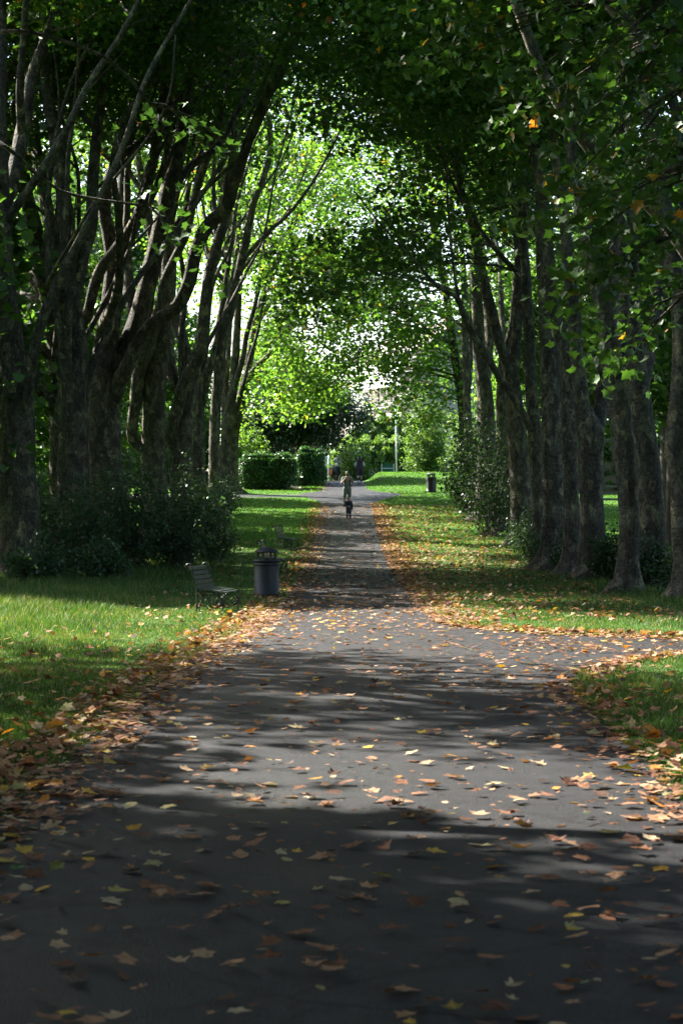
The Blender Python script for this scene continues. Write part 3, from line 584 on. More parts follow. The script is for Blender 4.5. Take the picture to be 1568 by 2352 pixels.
# ---- beyond the junction
wood_tree('dark evergreen holly tree with a pale trunk above the clipped hedges', -2.9, 134, 7.3, 1.9, 5.0, 3.5, 300, M_HOLLY, None, 150, 0.16, 90, name='holly_tree')
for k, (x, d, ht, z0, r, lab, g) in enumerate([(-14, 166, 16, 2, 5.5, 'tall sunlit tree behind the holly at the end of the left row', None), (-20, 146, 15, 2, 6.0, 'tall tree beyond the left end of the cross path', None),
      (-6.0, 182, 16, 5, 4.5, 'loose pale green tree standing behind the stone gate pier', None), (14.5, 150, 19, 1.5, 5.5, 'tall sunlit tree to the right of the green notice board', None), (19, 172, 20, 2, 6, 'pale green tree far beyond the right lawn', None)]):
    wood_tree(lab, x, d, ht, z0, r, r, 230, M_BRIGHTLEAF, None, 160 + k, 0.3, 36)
for k, (x, d, ht, lab) in enumerate([(-25, 152, 28, 'very tall tree seen high between the left trunks, nearest the broad one'), (-32, 160, 28, 'very tall tree seen high between the two nearest left trunks'), (-19.5, 168, 26, 'very tall tree seen high behind the S-shaped limb'), (-21, 172, 35, 'tallest of the far trees, topping the gap left of the S-shaped limb')]):
    wood_tree(lab, x, d, ht, 8, 6.5, 6.5, 300, M_WOODLEAF, 'very tall trees far behind the left row', 170 + k, 0.34, 42)

# ---- shrubs
def shrub(name, label, x, d, rx, ry, ht, n, mat, size, group=None, seed=0, spiky=0.5, cat='shrub', half=HALF_FAR, z0=0.1):
    g = h(x, d); r_ = np.random.default_rng(seed); root = thing(name, label, cat, (x, d, g), 0, group); tb = MB(); lb = MB(); n = int(n * 0.5)
    ns = max(14, int(n / 75)); per = n // ns; C = []; Dr = []
    for k in range(ns):
        a = r_.uniform(0, 6.283); rr = r_.random() ** 0.5; top = np.array([math.cos(a) * rr * rx, math.sin(a) * rr * ry, ht * (1 - 0.45 * rr ** 2) * r_.uniform(0.3, 1.0 + 0.35 * spiky)])
        b = np.array([top[0] * 0.25, top[1] * 0.25, -0.05]); mid = np.array([top[0] * 0.55, top[1] * 0.55, top[2] * 0.62])
        t = np.linspace(0, 1, 8)[:, None]; Q = (1-t)**2*b + 2*t*(1-t)*mid + t*t*top + r_.normal(size=(8, 3)) * 0.03
        tb.tube(Q, np.linspace(0.018, 0.004, 8), 4, False)
        u = r_.uniform(0.15, 1.02, per) ** 0.8; base = np.stack([np.interp(u, t[:, 0], Q[:, q]) for q in range(3)], 1)
        sp = r_.normal(size=(per, 3)) * np.array([1, 1, 0.8]) * (0.10 + 0.16 * rx * (1.15 - u))[:, None]
        C.append(base + sp); Dr.append(sp + np.array([0, 0, 0.05]))
    C = np.concatenate(C); Dr = np.concatenate(Dr); C[:, 2] = np.maximum(C[:, 2], z0 * 0.3)
    leaf_cloud(lb, C, r_.normal(size=C.shape) * 0.6 + np.array([0, 0, 0.7]), Dr + r_.normal(size=C.shape) * 0.1, size * r_.uniform(0.6, 1.3, len(C)), r_.random(len(C)) * 0.9, half)
    tb.build('stem', M_STEM, root); lb.build('foliage', mat, root); return root
GU = 'dark bushes at the feet of the left row'
for k, (x, d, rx, ry, ht, n, lab) in enumerate([(-4.9, 60.5, 1.2, 1.6, 3.0, 9000, 'tall dark glossy bush at the right end of the left undergrowth'), (-6.2, 59, 1.3, 1.5, 3.4, 10000, 'highest dark bush in front of the S-limbed plane'),
      (-7.4, 57.5, 1.0, 1.2, 2.6, 8000, 'dark bush before the foot of the bulging plane trunk'), (-8.4, 56, 0.8, 1.0, 2.7, 5000, 'thin bush between the two nearest left trunks'), (-8.0, 52.0, 0.9, 0.7, 1.2, 4500, 'low bush at the foot of the knot-hole trunk'),
      (-6.4, 53.0, 0.9, 0.9, 1.1, 4200, 'low bramble before the tall dark bushes on the left'), (-4.2, 65, 0.9, 1.2, 2.0, 6000, 'rounded bush with shiny leaves behind the near bench'), (-5.6, 70, 1.2, 1.4, 3.2, 7000, 'bush rising behind the shiny rounded one on the left'),
      (-5.4, 82, 1.1, 1.4, 2.4, 5000, 'bush at the feet of the middle left trunks'), (-5.8, 98, 1.1, 1.5, 2.0, 4000, 'bush at the feet of the far left trunks'), (-9.6, 60, 1.0, 1.2, 3.2, 7000, 'lit bush behind the knot-hole trunk')]):
    shrub('shrub', lab, x, d, rx, ry, ht, n, M_SHRUB, 0.085, GU, 200 + k)
GV = 'undergrowth at the feet of the right row'
for k, (x, d, rx, ry, ht, n, lab) in enumerate([(8.0, 45.5, 0.8, 0.6, 1.3, 4500, 'scrub at the foot of the trunk cut by the right frame edge'), (7.5, 50, 0.7, 0.6, 1.3, 4500, 'scrub between the close pair of trunks and the frame edge'), (7.7, 53, 0.9, 0.6, 1.5, 4500, 'ivy scrub in the gap right of the Y-shaped trunk'),
      (7.1, 53.2, 0.5, 0.4, 1.6, 3000, 'ivy growing up the foot of the Y-shaped trunk'), (6.6, 57.5, 0.6, 0.5, 1.2, 3000, 'scrub at the spreading roots of the flaky trunk'), (6.3, 63, 0.8, 0.9, 1.1, 3500, 'low leafy scrub at the foot of the narrow dark trunk'),
      (6.5, 71, 0.9, 1.2, 1.6, 4000, 'low shrub before the knotted trunk')]):
    shrub('shrub', lab, x, d, rx, ry, ht, n, M_SHADESHRUB, 0.075, GV, 230 + k)
shrub('tall_bush', 'tall loose bush with bare lower stems beside the knotted right trunk', 6.1, 82, 1.6, 2.0, 5.0, 8000, M_SHADESHRUB, 0.10, None, 250)
shrub('tall_bush', 'tall bush at the far end of the right row, nearest the far bin', 6.4, 100, 1.6, 2.0, 5.2, 9000, M_SHADESHRUB, 0.12, None, 251)
shrub('dry_grass_clump', 'pale dry clump of tangled stalks beside the dark bushes', -4.5, 72, 0.75, 0.9, 1.0, 3500, M_DRY, 0.09, None, 252, 0.9, 'plant', np.array([(0, 0), (.05, .3), (.04, .7), (0, 1.0)]))
shrub('shrub', 'light green bush behind the left clipped hedge', -6.2, 129, 1.5, 1.5, 4.6, 9000, M_BRIGHTLEAF, 0.14, None, 253)
shrub('shrub', 'bright green leafy shrub left of the walking person', 0.9, 152, 1.5, 1.4, 3.3, 9000, M_CONIFER, 0.16, None, 254)
shrub('shrub', 'pale feathery shrub to the right of the white post', 6.9, 158, 2.2, 1.6, 6.6, 15000, M_CONIFER, 0.15, None, 255)
shrub('shrub', 'pale bush at the right end of the far lawn, behind the far bin', 10.0, 152, 2.6, 1.8, 6.2, 15000, M_CONIFER, 0.15, None, 256)

def hedge(name, label, x0, x1, y0, y1, ht, n, mat, size, seed, rough=0.06, up=0.2, cat='hedge', half=HALF_FAR, core=None):
    r_ = np.random.default_rng(seed); cx, cy_ = (x0 + x1) / 2, (y0 + y1) / 2; g = h(cx, cy_); root = thing(name, label, cat, (cx, cy_, g)); a, b = (x1 - x0) / 2, (y1 - y0) / 2
    cb = MB(); N = 22
    def surf(u, v):            # rounded box top and sides
        th = u * 2 * math.pi; c, s = np.cos(th), np.sin(th); k = (np.abs(c) ** 6 + np.abs(s) ** 6) ** (-1 / 6.0)
        sh = np.clip((1 - v) / 0.35, 0, 1) ** 0.5; w_ = np.where(v < 0.65, 1.0, sh); z = np.where(v < 0.65, v / 0.65 * 0.93, 0.93 + 0.07 * np.sin(np.clip((v - 0.65) / 0.1, 0, 1) * 1.57))
        return np.stack([a * c * k * w_, b * s * k * w_, z * ht], -1)
    U, V_ = np.meshgrid(np.linspace(0, 1, 40, endpoint=False), np.linspace(0, 0.985, N)); W = surf(U.ravel(), V_.ravel()) * np.array([0.95, 0.95, 0.97])
    i = np.arange(N - 1)[:, None] * 40; j = np.arange(40)[None]; k = (j + 1) % 40
    cb.add(W, np.stack([i + j, i + k, i + 40 + k, i + 40 + j], -1).reshape(-1, 4), 0.1); cb.build('branches', core or M_STEM, root)
    u, v = r_.random(n), r_.random(n) ** 0.9; P = surf(u, v); nn = P - np.array([0, 0, ht * 0.45]); nn = np.where((v > 0.68)[:, None], np.array([0, 0, 1.0]), nn * np.array([1, 1, 0.1]))
    nn /= np.linalg.norm(nn, axis=1)[:, None]; P = P + nn * np.abs(r_.normal(size=(n, 1))) * rough
    P = P + (np.sin(P[:, :1] * 5) * np.cos(P[:, 2:] * 4)) * nn * rough
    lb = MB(); leaf_cloud(lb, P, nn * 0.6 + r_.normal(size=(n, 3)) * 0.6, r_.normal(size=(n, 3)) * 0.6 + np.array([0, 0, up]) + nn * 0.3, size * r_.uniform(0.6, 1.3, n), r_.random(n), half)
    lb.build('foliage', mat, root); return root
hedge('hedge', 'clipped box hedge left of the path at the junction, larger of the two', -6.2, -3.05, 122.3, 125.0, 1.9, 17000, M_HEDGE, 0.10, 301, 0.11)
hedge('hedge', 'clipped hedge next to the path before the gateway, smaller of the two', -2.8, -1.28, 127, 130, 2.1, 14000, M_HEDGE, 0.10, 302, 0.11)
SPRAY = np.array([(0, 0), (.12, .25), (.13, .6), (0, 1.0)])
hedge('conifer_hedge', 'loose bright conifer hedge behind the railings, lower tier', -0.2, 7.4, 168, 172, 3.3, 15000, M_CONIFER, 0.5, 303, 0.3, 0.7, half=SPRAY, core=M_BARKD)
hedge('conifer_hedge', 'taller conifer hedge below the scaffolded house, upper tier', 1.6, 7.8, 180, 183, 5.6, 15000, M_CONIFER, 0.55, 304, 0.35, 0.7, half=SPRAY, core=M_BARKD)

# ------------------------------------------------------------------ grass
def blades(name, N, region, hgt, wid, mat, seed, label_kind='stuff'):
    r_ = np.random.default_rng(seed); x, d = region(r_, N); n = len(x)
    z = H(x, d); sc = (0.6 + d / 45.0); hh = hgt(x, d, r_) * r_.uniform(0.5, 1.3, n); a = r_.uniform(0, 6.283, n); b = r_.uniform(0, 6.283, n); wv = wid * sc * r_.uniform(0.7, 1.3, n)
    lean = hh * r_.uniform(0.1, 0.75, n); wx, wy = np.cos(a) * wv, np.sin(a) * wv; lx, ly = np.cos(b) * lean, np.sin(b) * lean
    B = np.stack([x, d, z - 0.005], -1); V = np.empty((n, 5, 3)); o = np.stack([wx, wy, 0 * wx], -1)
    V[:, 0] = B - o; V[:, 1] = B + o; m = B + np.stack([lx * 0.35, ly * 0.35, hh * 0.6], -1); V[:, 2] = m + o * 0.8; V[:, 3] = m - o * 0.8; V[:, 4] = B + np.stack([lx, ly, hh], -1)
    base = (np.arange(n) * 5)[:, None]; mb = MB(); t = np.repeat(np.clip(r_.random(n) * 0.75 + 0.25 * np.sin(x * 1.3) * np.sin(d * 0.9), 0, 1) * (1 - 0.0), 5)
    t = np.where(np.repeat(r_.random(n) < 0.09, 5), 0.99, t)
    mb.add(V.reshape(-1, 3), base + np.array([[0, 1, 2, 3]]), t); mb.f.append((base + np.array([[3, 2, 4]]), 0))
    o = mb.build(name, mat); o['kind'] = 'stuff'; return o
def inv(r_, N, a, b): return a * (b / a) ** r_.random(N)
def reg_left(r_, N):
    d = inv(r_, N, 9.5, 80); e = xl(d); x = e + 0.06 - np.abs(r_.random(N)) ** 1.0 * (1.0 + d * 0.16); k = x > -0.19 * d - 1; return x[k], d[k]
def reg_right(r_, N):
    d = inv(r_, N, 9.5, 80); e = xr(d); x = e - 0.04 + r_.random(N) * (0.6 + d * 0.15); k = (x < 0.19 * d + 1) & ~((d > 25.8) & (d < 29.2)); return x[k], d[k]
def hg(x, d, r_):
    base = 0.055 + 0.03 * np.sin(x * 2.1 + d * 0.7) * np.sin(d * 0.5 - x)
    return base + 0.16 * ss((-x - 3.2) / 3.0) * ss((d - 27) / 8) + 0.07 * ss((x - 4) / 3) * ss((d - 36) / 8)
def reg_far(r_, N):
    d = r_.uniform(75, 158, N); x = r_.uniform(-0.19, 0.19, N) * d; k = (x < xl(d) - 0.05) | (x > xr(d) + 0.05); k &= ~((d > 113.5) & (d < 117.3) & (x < 0)); return x[k], d[k]
blades('grass', 260000, reg_far, lambda x, d, r_: 0.06 + 0 * x, 0.008, M_MOWN_BRIGHT, 403)
blades('grass', 300000, reg_left, hg, 0.0035, M_GRASS, 401)
blades('grass', 220000, reg_right, hg, 0.0035, M_GRASS, 402)

# ------------------------------------------------------------------ fallen leaves
def litter_points(seed):
    r_ = np.random.default_rng(seed); X_, D_ = [], []
    def put(x, d): X_.append(x); D_.append(d)
    for a_, b_, N in ((6.2, 13, 680), (13, 20, 430), (20, 33, 1150), (33, 60, 2200), (60, 108, 1500)):
        d = r_.uniform(a_, b_, N); lo, hi = xl(d), np.minimum(xr(d), 4); put(lo + (hi - lo) * r_.random(N), d)                   # over the tarmac
    N = 5200; d = r_.uniform(8, 108, N); put(xl(d) + 0.02 + r_.normal(size=N) * np.where(d < 40, 0.28, 0.30), d)                # left border
    N = 3000; d = r_.uniform(8, 38, N); put(xl(d) + 0.0 + r_.normal(size=N) * 0.26, d)
    N = 6200; d = r_.uniform(31, 108, N); put(xr(d) + np.abs(r_.normal(size=N)) * 0.4 - 0.25, d)                              # right border
    N = 1400; d = r_.uniform(8, 25.6, N); put(xr(d) + r_.normal(size=N) * 0.24 + 0.05, d)
    N = 2300; x = r_.uniform(1.6, 9, N); put(x, np.interp(x, [1.6, 2.2, 2.9, 4.6, 6.5, 9], [34, 32, 30.6, 29.5, 29.0, 29.0]) + r_.normal(size=N) * 0.32)   # far edge of the side path
    N = 700; x = r_.uniform(2.2, 9, N); put(x, r_.uniform(25.4, 29.2, N))
    N = 700; x = r_.uniform(2.6, 7, N); put(x, np.interp(x, [2.6, 3.6, 4.6, 7], [22.0, 24.6, 25.7, 26.0]) + r_.normal(size=N) * 0.22)
    N = 8500; d = r_.uniform(34, 106, N); put(xr(d) + r_.random(N) ** 1.6 * 4.5, d)                                            # lawn under the right row
    N = 1500; d = inv(r_, N, 11, 100); put(xl(d) - r_.random(N) ** 1.5 * 3.0, d)
    N = 260; d = inv(r_, N, 10, 26); put(xr(d) + r_.random(N) * 1.6, d)
    N = 300; d = r_.uniform(120, 139, N); put(xl(d) + r_.normal(size=N) * 0.4, d)
    x, d = np.concatenate(X_), np.concatenate(D_); k = np.abs(x) < 0.19 * d + 0.6; return x[k], d[k]
x, d = litter_points(501); n = len(x); lr = np.random.default_rng(502)
z = H(x, d) + 0.018 + lr.random(n) * 0.03
off_path = (x < xl(d) - 0.1) | (x > xr(d) + 0.1); z = z + np.where(off_path, lr.random(n) * 0.05, 0)
size = lr.uniform(0.045, 0.125, n); 
nrm = lr.normal(size=(n, 3)) * np.where(off_path, 0.38, 0.16)[:, None] + np.array([0, 0, 1.0]); dr = lr.normal(size=(n, 3)) * np.array([1, 1, 0.05])
tint = np.where(lr.random(n) < 0.91, lr.uniform(0.04, 0.85, n), lr.uniform(0.86, 1.0, n)); fold = lr.uniform(-0.12, 0.18, n); curl = np.where(lr.random(n) < 0.7, lr.uniform(-0.18, 0.14, n), lr.uniform(0.1, 0.5, n))
tiny = lr.random(n) < 0.3; size = np.where(tiny & (d < 60), lr.uniform(0.02, 0.05, n), size)
show = size / d; order = np.argsort(-show * (1 + 0 * d)); big = order[:300]; rest = order[300:]
def leaves_at(ix, half, c0=None):
    mb = MB(); P = np.stack([x[ix], d[ix], z[ix] + size[ix] * np.maximum(0, -curl[ix]) * 0.2], -1)
    if c0 is not None: P = P - c0
    leaf_cloud(mb, P, nrm[ix], dr[ix], size[ix], tint[ix], half, fold[ix], curl[ix]); return mb
near_ = rest[d[rest] < 45]; far_ = rest[d[rest] >= 45]
mb = leaves_at(near_[::3], HALF_OVAL)
for m2 in (leaves_at(near_[1::3], HALF_NEAR), leaves_at(near_[2::3], HALF_MID), leaves_at(far_, HALF_MID)):
    for a, t in zip(m2.v, m2.a): mb.v.append(a); mb.a.append(t)
    for f, m in m2.f: mb.f.append((f + mb.n, m))
    mb.n += m2.n
mb.build('leaf_litter', M_LITTER, None, False)['kind'] = 'stuff'
def leaf_label(t, cv, xx, dd):
    c = 'dark brown' if t < 0.2 else 'russet brown' if t < 0.42 else 'tan' if t < 0.6 else 'pale buff' if t < 0.79 else 'olive' if t < 0.88 else 'yellow' if t < 0.945 else 'orange red' if t < 0.985 else 'green'
    s = 'strongly curled' if cv > 0.28 else 'slightly curled' if cv > 0.1 else 'flat'
    where = 'tarmac path' if xl(dd) + 0.12 < xx < xr(dd) - 0.12 else 'leaf drift along the path edge'
    return f'{s} {c} plane leaf fallen on the {where}'
for ix in big:
    o_ = np.array([[x[ix], d[ix], z[ix]]]); mb = leaves_at(np.array([ix]), (HALF_NEAR, HALF_OVAL, HALF_NEAR, HALF_MID)[int(tint[ix] * 997) % 4] * np.array([0.75 + 0.4 * ((tint[ix] * 371) % 1), 1]), o_)
    o = mb.build('fallen_leaf', M_LITTER, None, False); o.location = o_[0]
    tag(o, leaf_label(tint[ix], curl[ix], x[ix], d[ix]), 'leaf', 'plane leaves fallen on the near path')

# ------------------------------------------------------------------ benches and bins
def bench():
    t = thing('park_bench', 'x', 'bench', (0, 0, 0), 0, 'slatted benches on the left lawn')
    # local frame: the bench faces +X, its length runs along Y
    L = 1.5
    sb = MB()
    for k in range(6):
        u = k / 5; xx = -0.22 + 0.44 * u; zz = 0.43 + 0.035 * math.cos(u * 3.0) * 0.6 - (0.02 if k == 5 else 0)
        sb.box((xx, 0, zz), (0.066, L, 0.026))
    sb.build('seat', M_SLAT, t, False)
    bb = MB()
    for k in range(5):
        zz = 0.50 + 0.088 * k; xx = -0.275 - 0.018 * k - 0.012 * k * k * 0.4
        bb.box((xx + 0.02, 0, zz), (0.024, L, 0.066))
    bb.build('backrest', M_SLAT, t, False)
    for yy in (-L / 2 + 0.05, L / 2 - 0.05):
        e = MB()
        def cv(pts, r): P, rr = resample([(a, yy, b) for a, b in pts], [r] * len(pts), 0.03); e.tube(P, rr, 6)
        cv([(-0.26, 0), (-0.245, 0.2), (-0.25, 0.42), (-0.275, 0.55), (-0.315, 0.75), (-0.345, 0.9), (-0.375, 0.93), (-0.42, 0.935), (-0.455, 0.91), (-0.455, 0.87), (-0.43, 0.855), (-0.41, 0.875)], 0.014)
        cv([(-0.25, 0.40), (-0.1, 0.415), (0.1, 0.40), (0.24, 0.40), (0.29, 0.36), (0.29, 0.2), (0.25, 0.06), (0.24, 0)], 0.014)
        cv([(0.11 + 0.13 * math.cos(q), 0.225 + 0.13 * math.sin(q)) for q in np.linspace(0, 6.28, 20)], 0.012)
        cv([(0.17 + (0.02 + 0.012 * q) * math.cos(q), 0.2 + (0.02 + 0.012 * q) * math.sin(q)) for q in np.linspace(0, 7.5, 20)], 0.011)
        cv([(-0.24, 0.1), (-0.15, 0.15), (-0.06, 0.12), (0.0, 0.06), (0.08, 0.06)], 0.012)
        cv([(-0.2, 0.4), (-0.13, 0.3), (-0.17, 0.2), (-0.2, 0.08), (-0.18, 0)], 0.012)
        cv([(-0.1 + 0.07 * math.cos(q), 0.31 + 0.07 * math.sin(q)) for q in np.linspace(0, 6.28, 14)], 0.01)
        e.build('end_frame', M_IRON, t)
    return t
B0 = bench()
for k, (bx, bd, rz, lab) in enumerate([(-2.4, 38.6, -9, 'dark slatted iron bench on bright grass, nearest of the benches'), (-1.92, 57.5, -4, 'dark bench mostly hidden behind the hooded black bin'), (-1.98, 73.5, -9, 'dark slatted bench on the left lawn beyond the hooded bin, seat in the open')]):
    o = B0 if k == 0 else copy_tree(B0)
    o.location = (bx, bd, h(bx, bd)); o.rotation_euler = (0, 0, R(rz)); o['label'] = lab

def bin_(label, loc, hood_gap, posts, s=1.0):
    t = thing('litter_bin', label, 'litter bin', loc, 0, 'black litter bins')
    b = MB(); r = 0.275
    b.lathe([(0.0, 0.0), (r + 0.012, 0.0), (r + 0.012, 0.05), (r, 0.06), (r, 0.70)], sides=36)
    b.build('body', M_BIN, t)
    q = MB(); q.lathe([(r - 0.01, 0.70), (r + 0.02, 0.70), (r + 0.022, 0.735), (r + 0.004, 0.74), (r + 0.004, 0.775), (r + 0.028, 0.78), (r + 0.03, 0.82), (r + 0.01, 0.835), (r - 0.04, 0.835), (r - 0.045, 0.6), (0.0, 0.6)], sides=36); q.build('rim', M_BIN, t)
    b = MB(); b.lathe([(r + 0.0125, 0.056), (r + 0.016, 0.062), (r + 0.016, 0.075), (r + 0.001, 0.08)], sides=36); b.build('base_ring', M_BIN, t)
    for a in posts:
        p = MB(); p.box((math.cos(a) * 0.2, math.sin(a) * 0.2, 0.83 + hood_gap / 2), (0.045, 0.045, hood_gap + 0.03), a); p.build('post', M_BIN, t, False)
    hd = MB(); z0 = 0.835 + hood_gap; hd.lathe([(0.0, z0 - 0.01), (0.26, z0 - 0.01), (0.268, z0 + 0.012), (0.25, z0 + 0.035), (0.19, z0 + 0.075), (0.1, z0 + 0.105), (0.0, z0 + 0.115)], sides=36); hd.build('hood', M_BIN, t)
    t.scale = (s, s, s)
    return t
bin_('round black bin with a domed hood on posts beside the path', (-1.72, 45.7, h(-1.72, 45.7)), 0.16, [R(20), R(160), R(250), R(300)], 1.03)
bin_('black bin standing on the far sunlit lawn right of the path', (5.35, 119, h(5.35, 119)), 0.14, [R(k * 60 + 10) for k in range(6)], 1.08)

# ------------------------------------------------------------------ far things: board, post, railings, gate, road sign, car, houses
M_GPAINT = simple('green_paint', (0.02, 0.10, 0.055), 0.45, 0, 0.12, 3, 0.05)
M_WPAINT = simple('white_paint', (0.75, 0.75, 0.72), 0.45, 0, 0.06, 3, 0.05)
M_STONE = simple('pale_stone', (0.36, 0.33, 0.31), 0.85, 0, 0.18, 5, 0.3)
M_BRICK = simple('brown_brick', (0.20, 0.12, 0.085), 0.9, 0, 0.3, 7, 0.3)
M_STEEL = simple('galvanised_steel', (0.45, 0.46, 0.47), 0.45, 0.6, 0.1, 6, 0.05)
M_BLUEGREY = simple('pale_sign_back', (0.50, 0.58, 0.64), 0.5, 0.1, 0.06, 2, 0.02)
M_WOODF = simple('weathered_wood', (0.11, 0.095, 0.075), 0.85, 0, 0.25, 8, 0.3)
M_RENDER = simple('stone_render', (0.27, 0.235, 0.21), 0.85, 0, 0.06, 2, 0.1)
M_PINK = simple('pink_render', (0.52, 0.33, 0.40), 0.85, 0, 0.06, 2, 0.1)
M_ROOF = simple('roof_tiles', (0.14, 0.10, 0.09), 0.8, 0, 0.25, 6, 0.3)
M_GLASS = simple('dark_window_glass', (0.03, 0.035, 0.04), 0.12, 0, 0.2, 1, 0.0)
M_SHEET = simple('white_sheeting', (0.80, 0.80, 0.80), 0.6, 0, 0.05, 1.5, 0.2)
M_PLANK = simple('scaffold_plank', (0.38, 0.31, 0.22), 0.8, 0, 0.2, 6, 0.2)
M_CAR = simple('white_car_paint', (0.78, 0.78, 0.78), 0.2, 0, 0.02, 2, 0.0)
M_TYRE = simple('tyre_rubber', (0.02, 0.02, 0.02), 0.8, 0, 0.2, 6, 0.1)
M_YELLOW = simple('yellow_sleeve', (0.6, 0.42, 0.05), 0.5, 0, 0.1, 6, 0.05)

def prism(mb, outline, y0, y1, **k):
    n = len(outline); v = [(a, y0, b) for a, b in outline] + [(a, y1, b) for a, b in outline]
    mb.add(v, [[(q + 1) % n, q, n + q, n + (q + 1) % n] for q in range(n)], **k); m = mb.n - 2 * n
    mb.f.append((np.array([[m + q for q in range(n)]]), k.get('mat', 0))); mb.f.append((np.array([[m + n + q for q in range(n)][::-1]]), k.get('mat', 0)))

# green notice board
bx_, bd_ = 3.66, 158; t = thing('notice_board', 'green notice board with a pointed top between two pale posts on the far lawn', 'notice board', (bx_, bd_, h(bx_, bd_) - 0.05))
m = MB(); prism(m, [(-0.42, 0.12), (0.42, 0.12), (0.42, 0.92), (0.30, 0.95), (0.16, 1.03), (0, 1.12), (-0.16, 1.03), (-0.30, 0.95), (-0.42, 0.92)], -0.03, 0.03); m.build('panel', M_GPAINT, t, False)
m = MB(); m.box((0, -0.045, 0.76), (0.78, 0.024, 0.04)); m.build('rail', M_WPAINT, t, False)
for s_ in (-1, 1):
    m = MB(); m.box((s_ * 0.455, 0, 0.46), (0.06, 0.075, 1.05)); m.box((s_ * 0.455, 0, 1.0), (0.075, 0.09, 0.03)); m.build('post', M_WPAINT, t, False)
t.scale = (1.05, 1.0, 1.4)
# white post with a rope
bx_, bd_ = 4.42, 160; g = h(bx_, bd_); t = thing('flag_pole', 'tall white pole with a slack rope beside the green notice board', 'pole', (bx_, bd_, g))
m = MB(); m.tube([(0, 0, -0.1), (-0.02, 0, 2.5), (-0.06, 0, 5.0)], [0.062, 0.055, 0.045], 12); m.lathe([(0.0, 5.0), (0.06, 5.0), (0.07, 5.04), (0.05, 5.1), (0, 5.12)], (-0.06, 0, 0), 12); m.build('shaft', M_WPAINT, t)
m = MB(); m.tube(resample([(-0.06, -0.05, 4.85), (0.08, -0.06, 3.6), (0.19, -0.06, 2.6), (0.02, -0.08, 2.45), (-0.05, -0.07, 3.2), (-0.08, -0.06, 4.85)], [0.014] * 6, 0.1)[0], 0.014, 5); m.build('rope', M_WPAINT, t)
t.scale = (1.1, 1.1, 1.14)
# low tubular barrier beside the post
bx_, bd_ = 5.0, 160; t = thing('hoop_barrier', 'low pale hoop barrier right of the white pole', 'barrier', (bx_, bd_, h(bx_, bd_)))
m = MB(); m.tube(resample([(-0.28, 0, -0.05), (-0.26, 0, 0.24), (-0.2, 0, 0.31), (0.3, 0, 0.31)], [0.03] * 4, 0.05)[0], 0.03, 8); m.tube([(0.3, 0, 0.31), (0.31, 0, -0.05)], 0.03, 8); m.build('hoop', M_WPAINT, t)
# railings
t = thing('railings', 'black iron railings below the conifer hedge, ending behind the walking person', 'railings', (0.0, 164.5, 0)); bars = MB(); rl = MB()
for k in range(76):
    xx = -0.1 + k * 0.12; z_ = h(xx, 164.5); bars.tube([(xx, 0, z_ - 0.05), (xx, 0, z_ + 0.98)], 0.011, 5); bars.tube([(xx, 0, z_ + 0.98), (xx, 0, z_ + 1.05)], [0.018, 0.002], 5)
for zz in (0.12, 0.86): rl.tube([(q, 0, h(q, 164.5) + zz) for q in np.arange(-0.15, 9.05, 0.3)], 0.018, 5)
bars.build('bars', M_IRON, t); rl.build('rail', M_IRON, t)
# stone gate pier
bx_, bd_ = -0.26, 162; t = thing('gate_pier', 'pale stone gate pier with a pointed cap at the park entrance', 'gate pier', (bx_, bd_, h(bx_, bd_)))
m = MB(); m.box((0, 0, 1.2), (0.42, 0.42, 2.4)); m.build('shaft', M_STONE, t, False)
m = MB(); m.box((0, 0, 2.43), (0.5, 0.5, 0.06)); m.box((0, 0, 2.53), (0.56, 0.56, 0.14)); m.box((0, 0, 2.63), (0.64, 0.64, 0.06)); prism(m, [(-0.31, 2.66), (0.31, 2.66), (0.02, 3.0), (-0.02, 3.0)], -0.2, 0.2); m.lathe([(0.42, 2.662), (0.02, 3.02), (0, 3.02)], (0, 0, 0), 4); m.build('cap', M_STONE, t, False)
t = thing('park_wall', 'brown brick park wall right of the stone gate pier', 'wall', (1.0, 163.2, h(1.0, 163.2)))
m = MB(); m.box((0.0, 0, 0.95), (1.9, 0.3, 1.95)); m.build('wall', M_BRICK, t, False); m = MB(); m.box((0, 0, 1.96), (1.96, 0.38, 0.08)); m.build('coping', M_STONE, t, False)
# road sign seen from behind
bx_, bd_ = -0.95, 170; t = thing('road_sign', 'large pale road sign on two grey poles seen beyond the gateway', 'road sign', (bx_, bd_, h(bx_, bd_)))
m = MB(); prism(m, [(-0.42, 2.15), (0.44, 2.15), (0.47, 2.2), (0.47, 3.3), (-0.45, 3.3), (-0.45, 2.2)], -0.02, 0.02); m.build('panel', M_BLUEGREY, t, False)
for xx in (-0.16, 0.26):
    m = MB(); m.tube([(xx, -0.07, -0.1), (xx, -0.07, 3.35)], 0.04, 10); m.box((xx, -0.065, 2.5), (0.14, 0.1, 0.05)); m.box((xx, -0.065, 3.05), (0.14, 0.1, 0.05)); m.build('pole', M_STEEL, t)
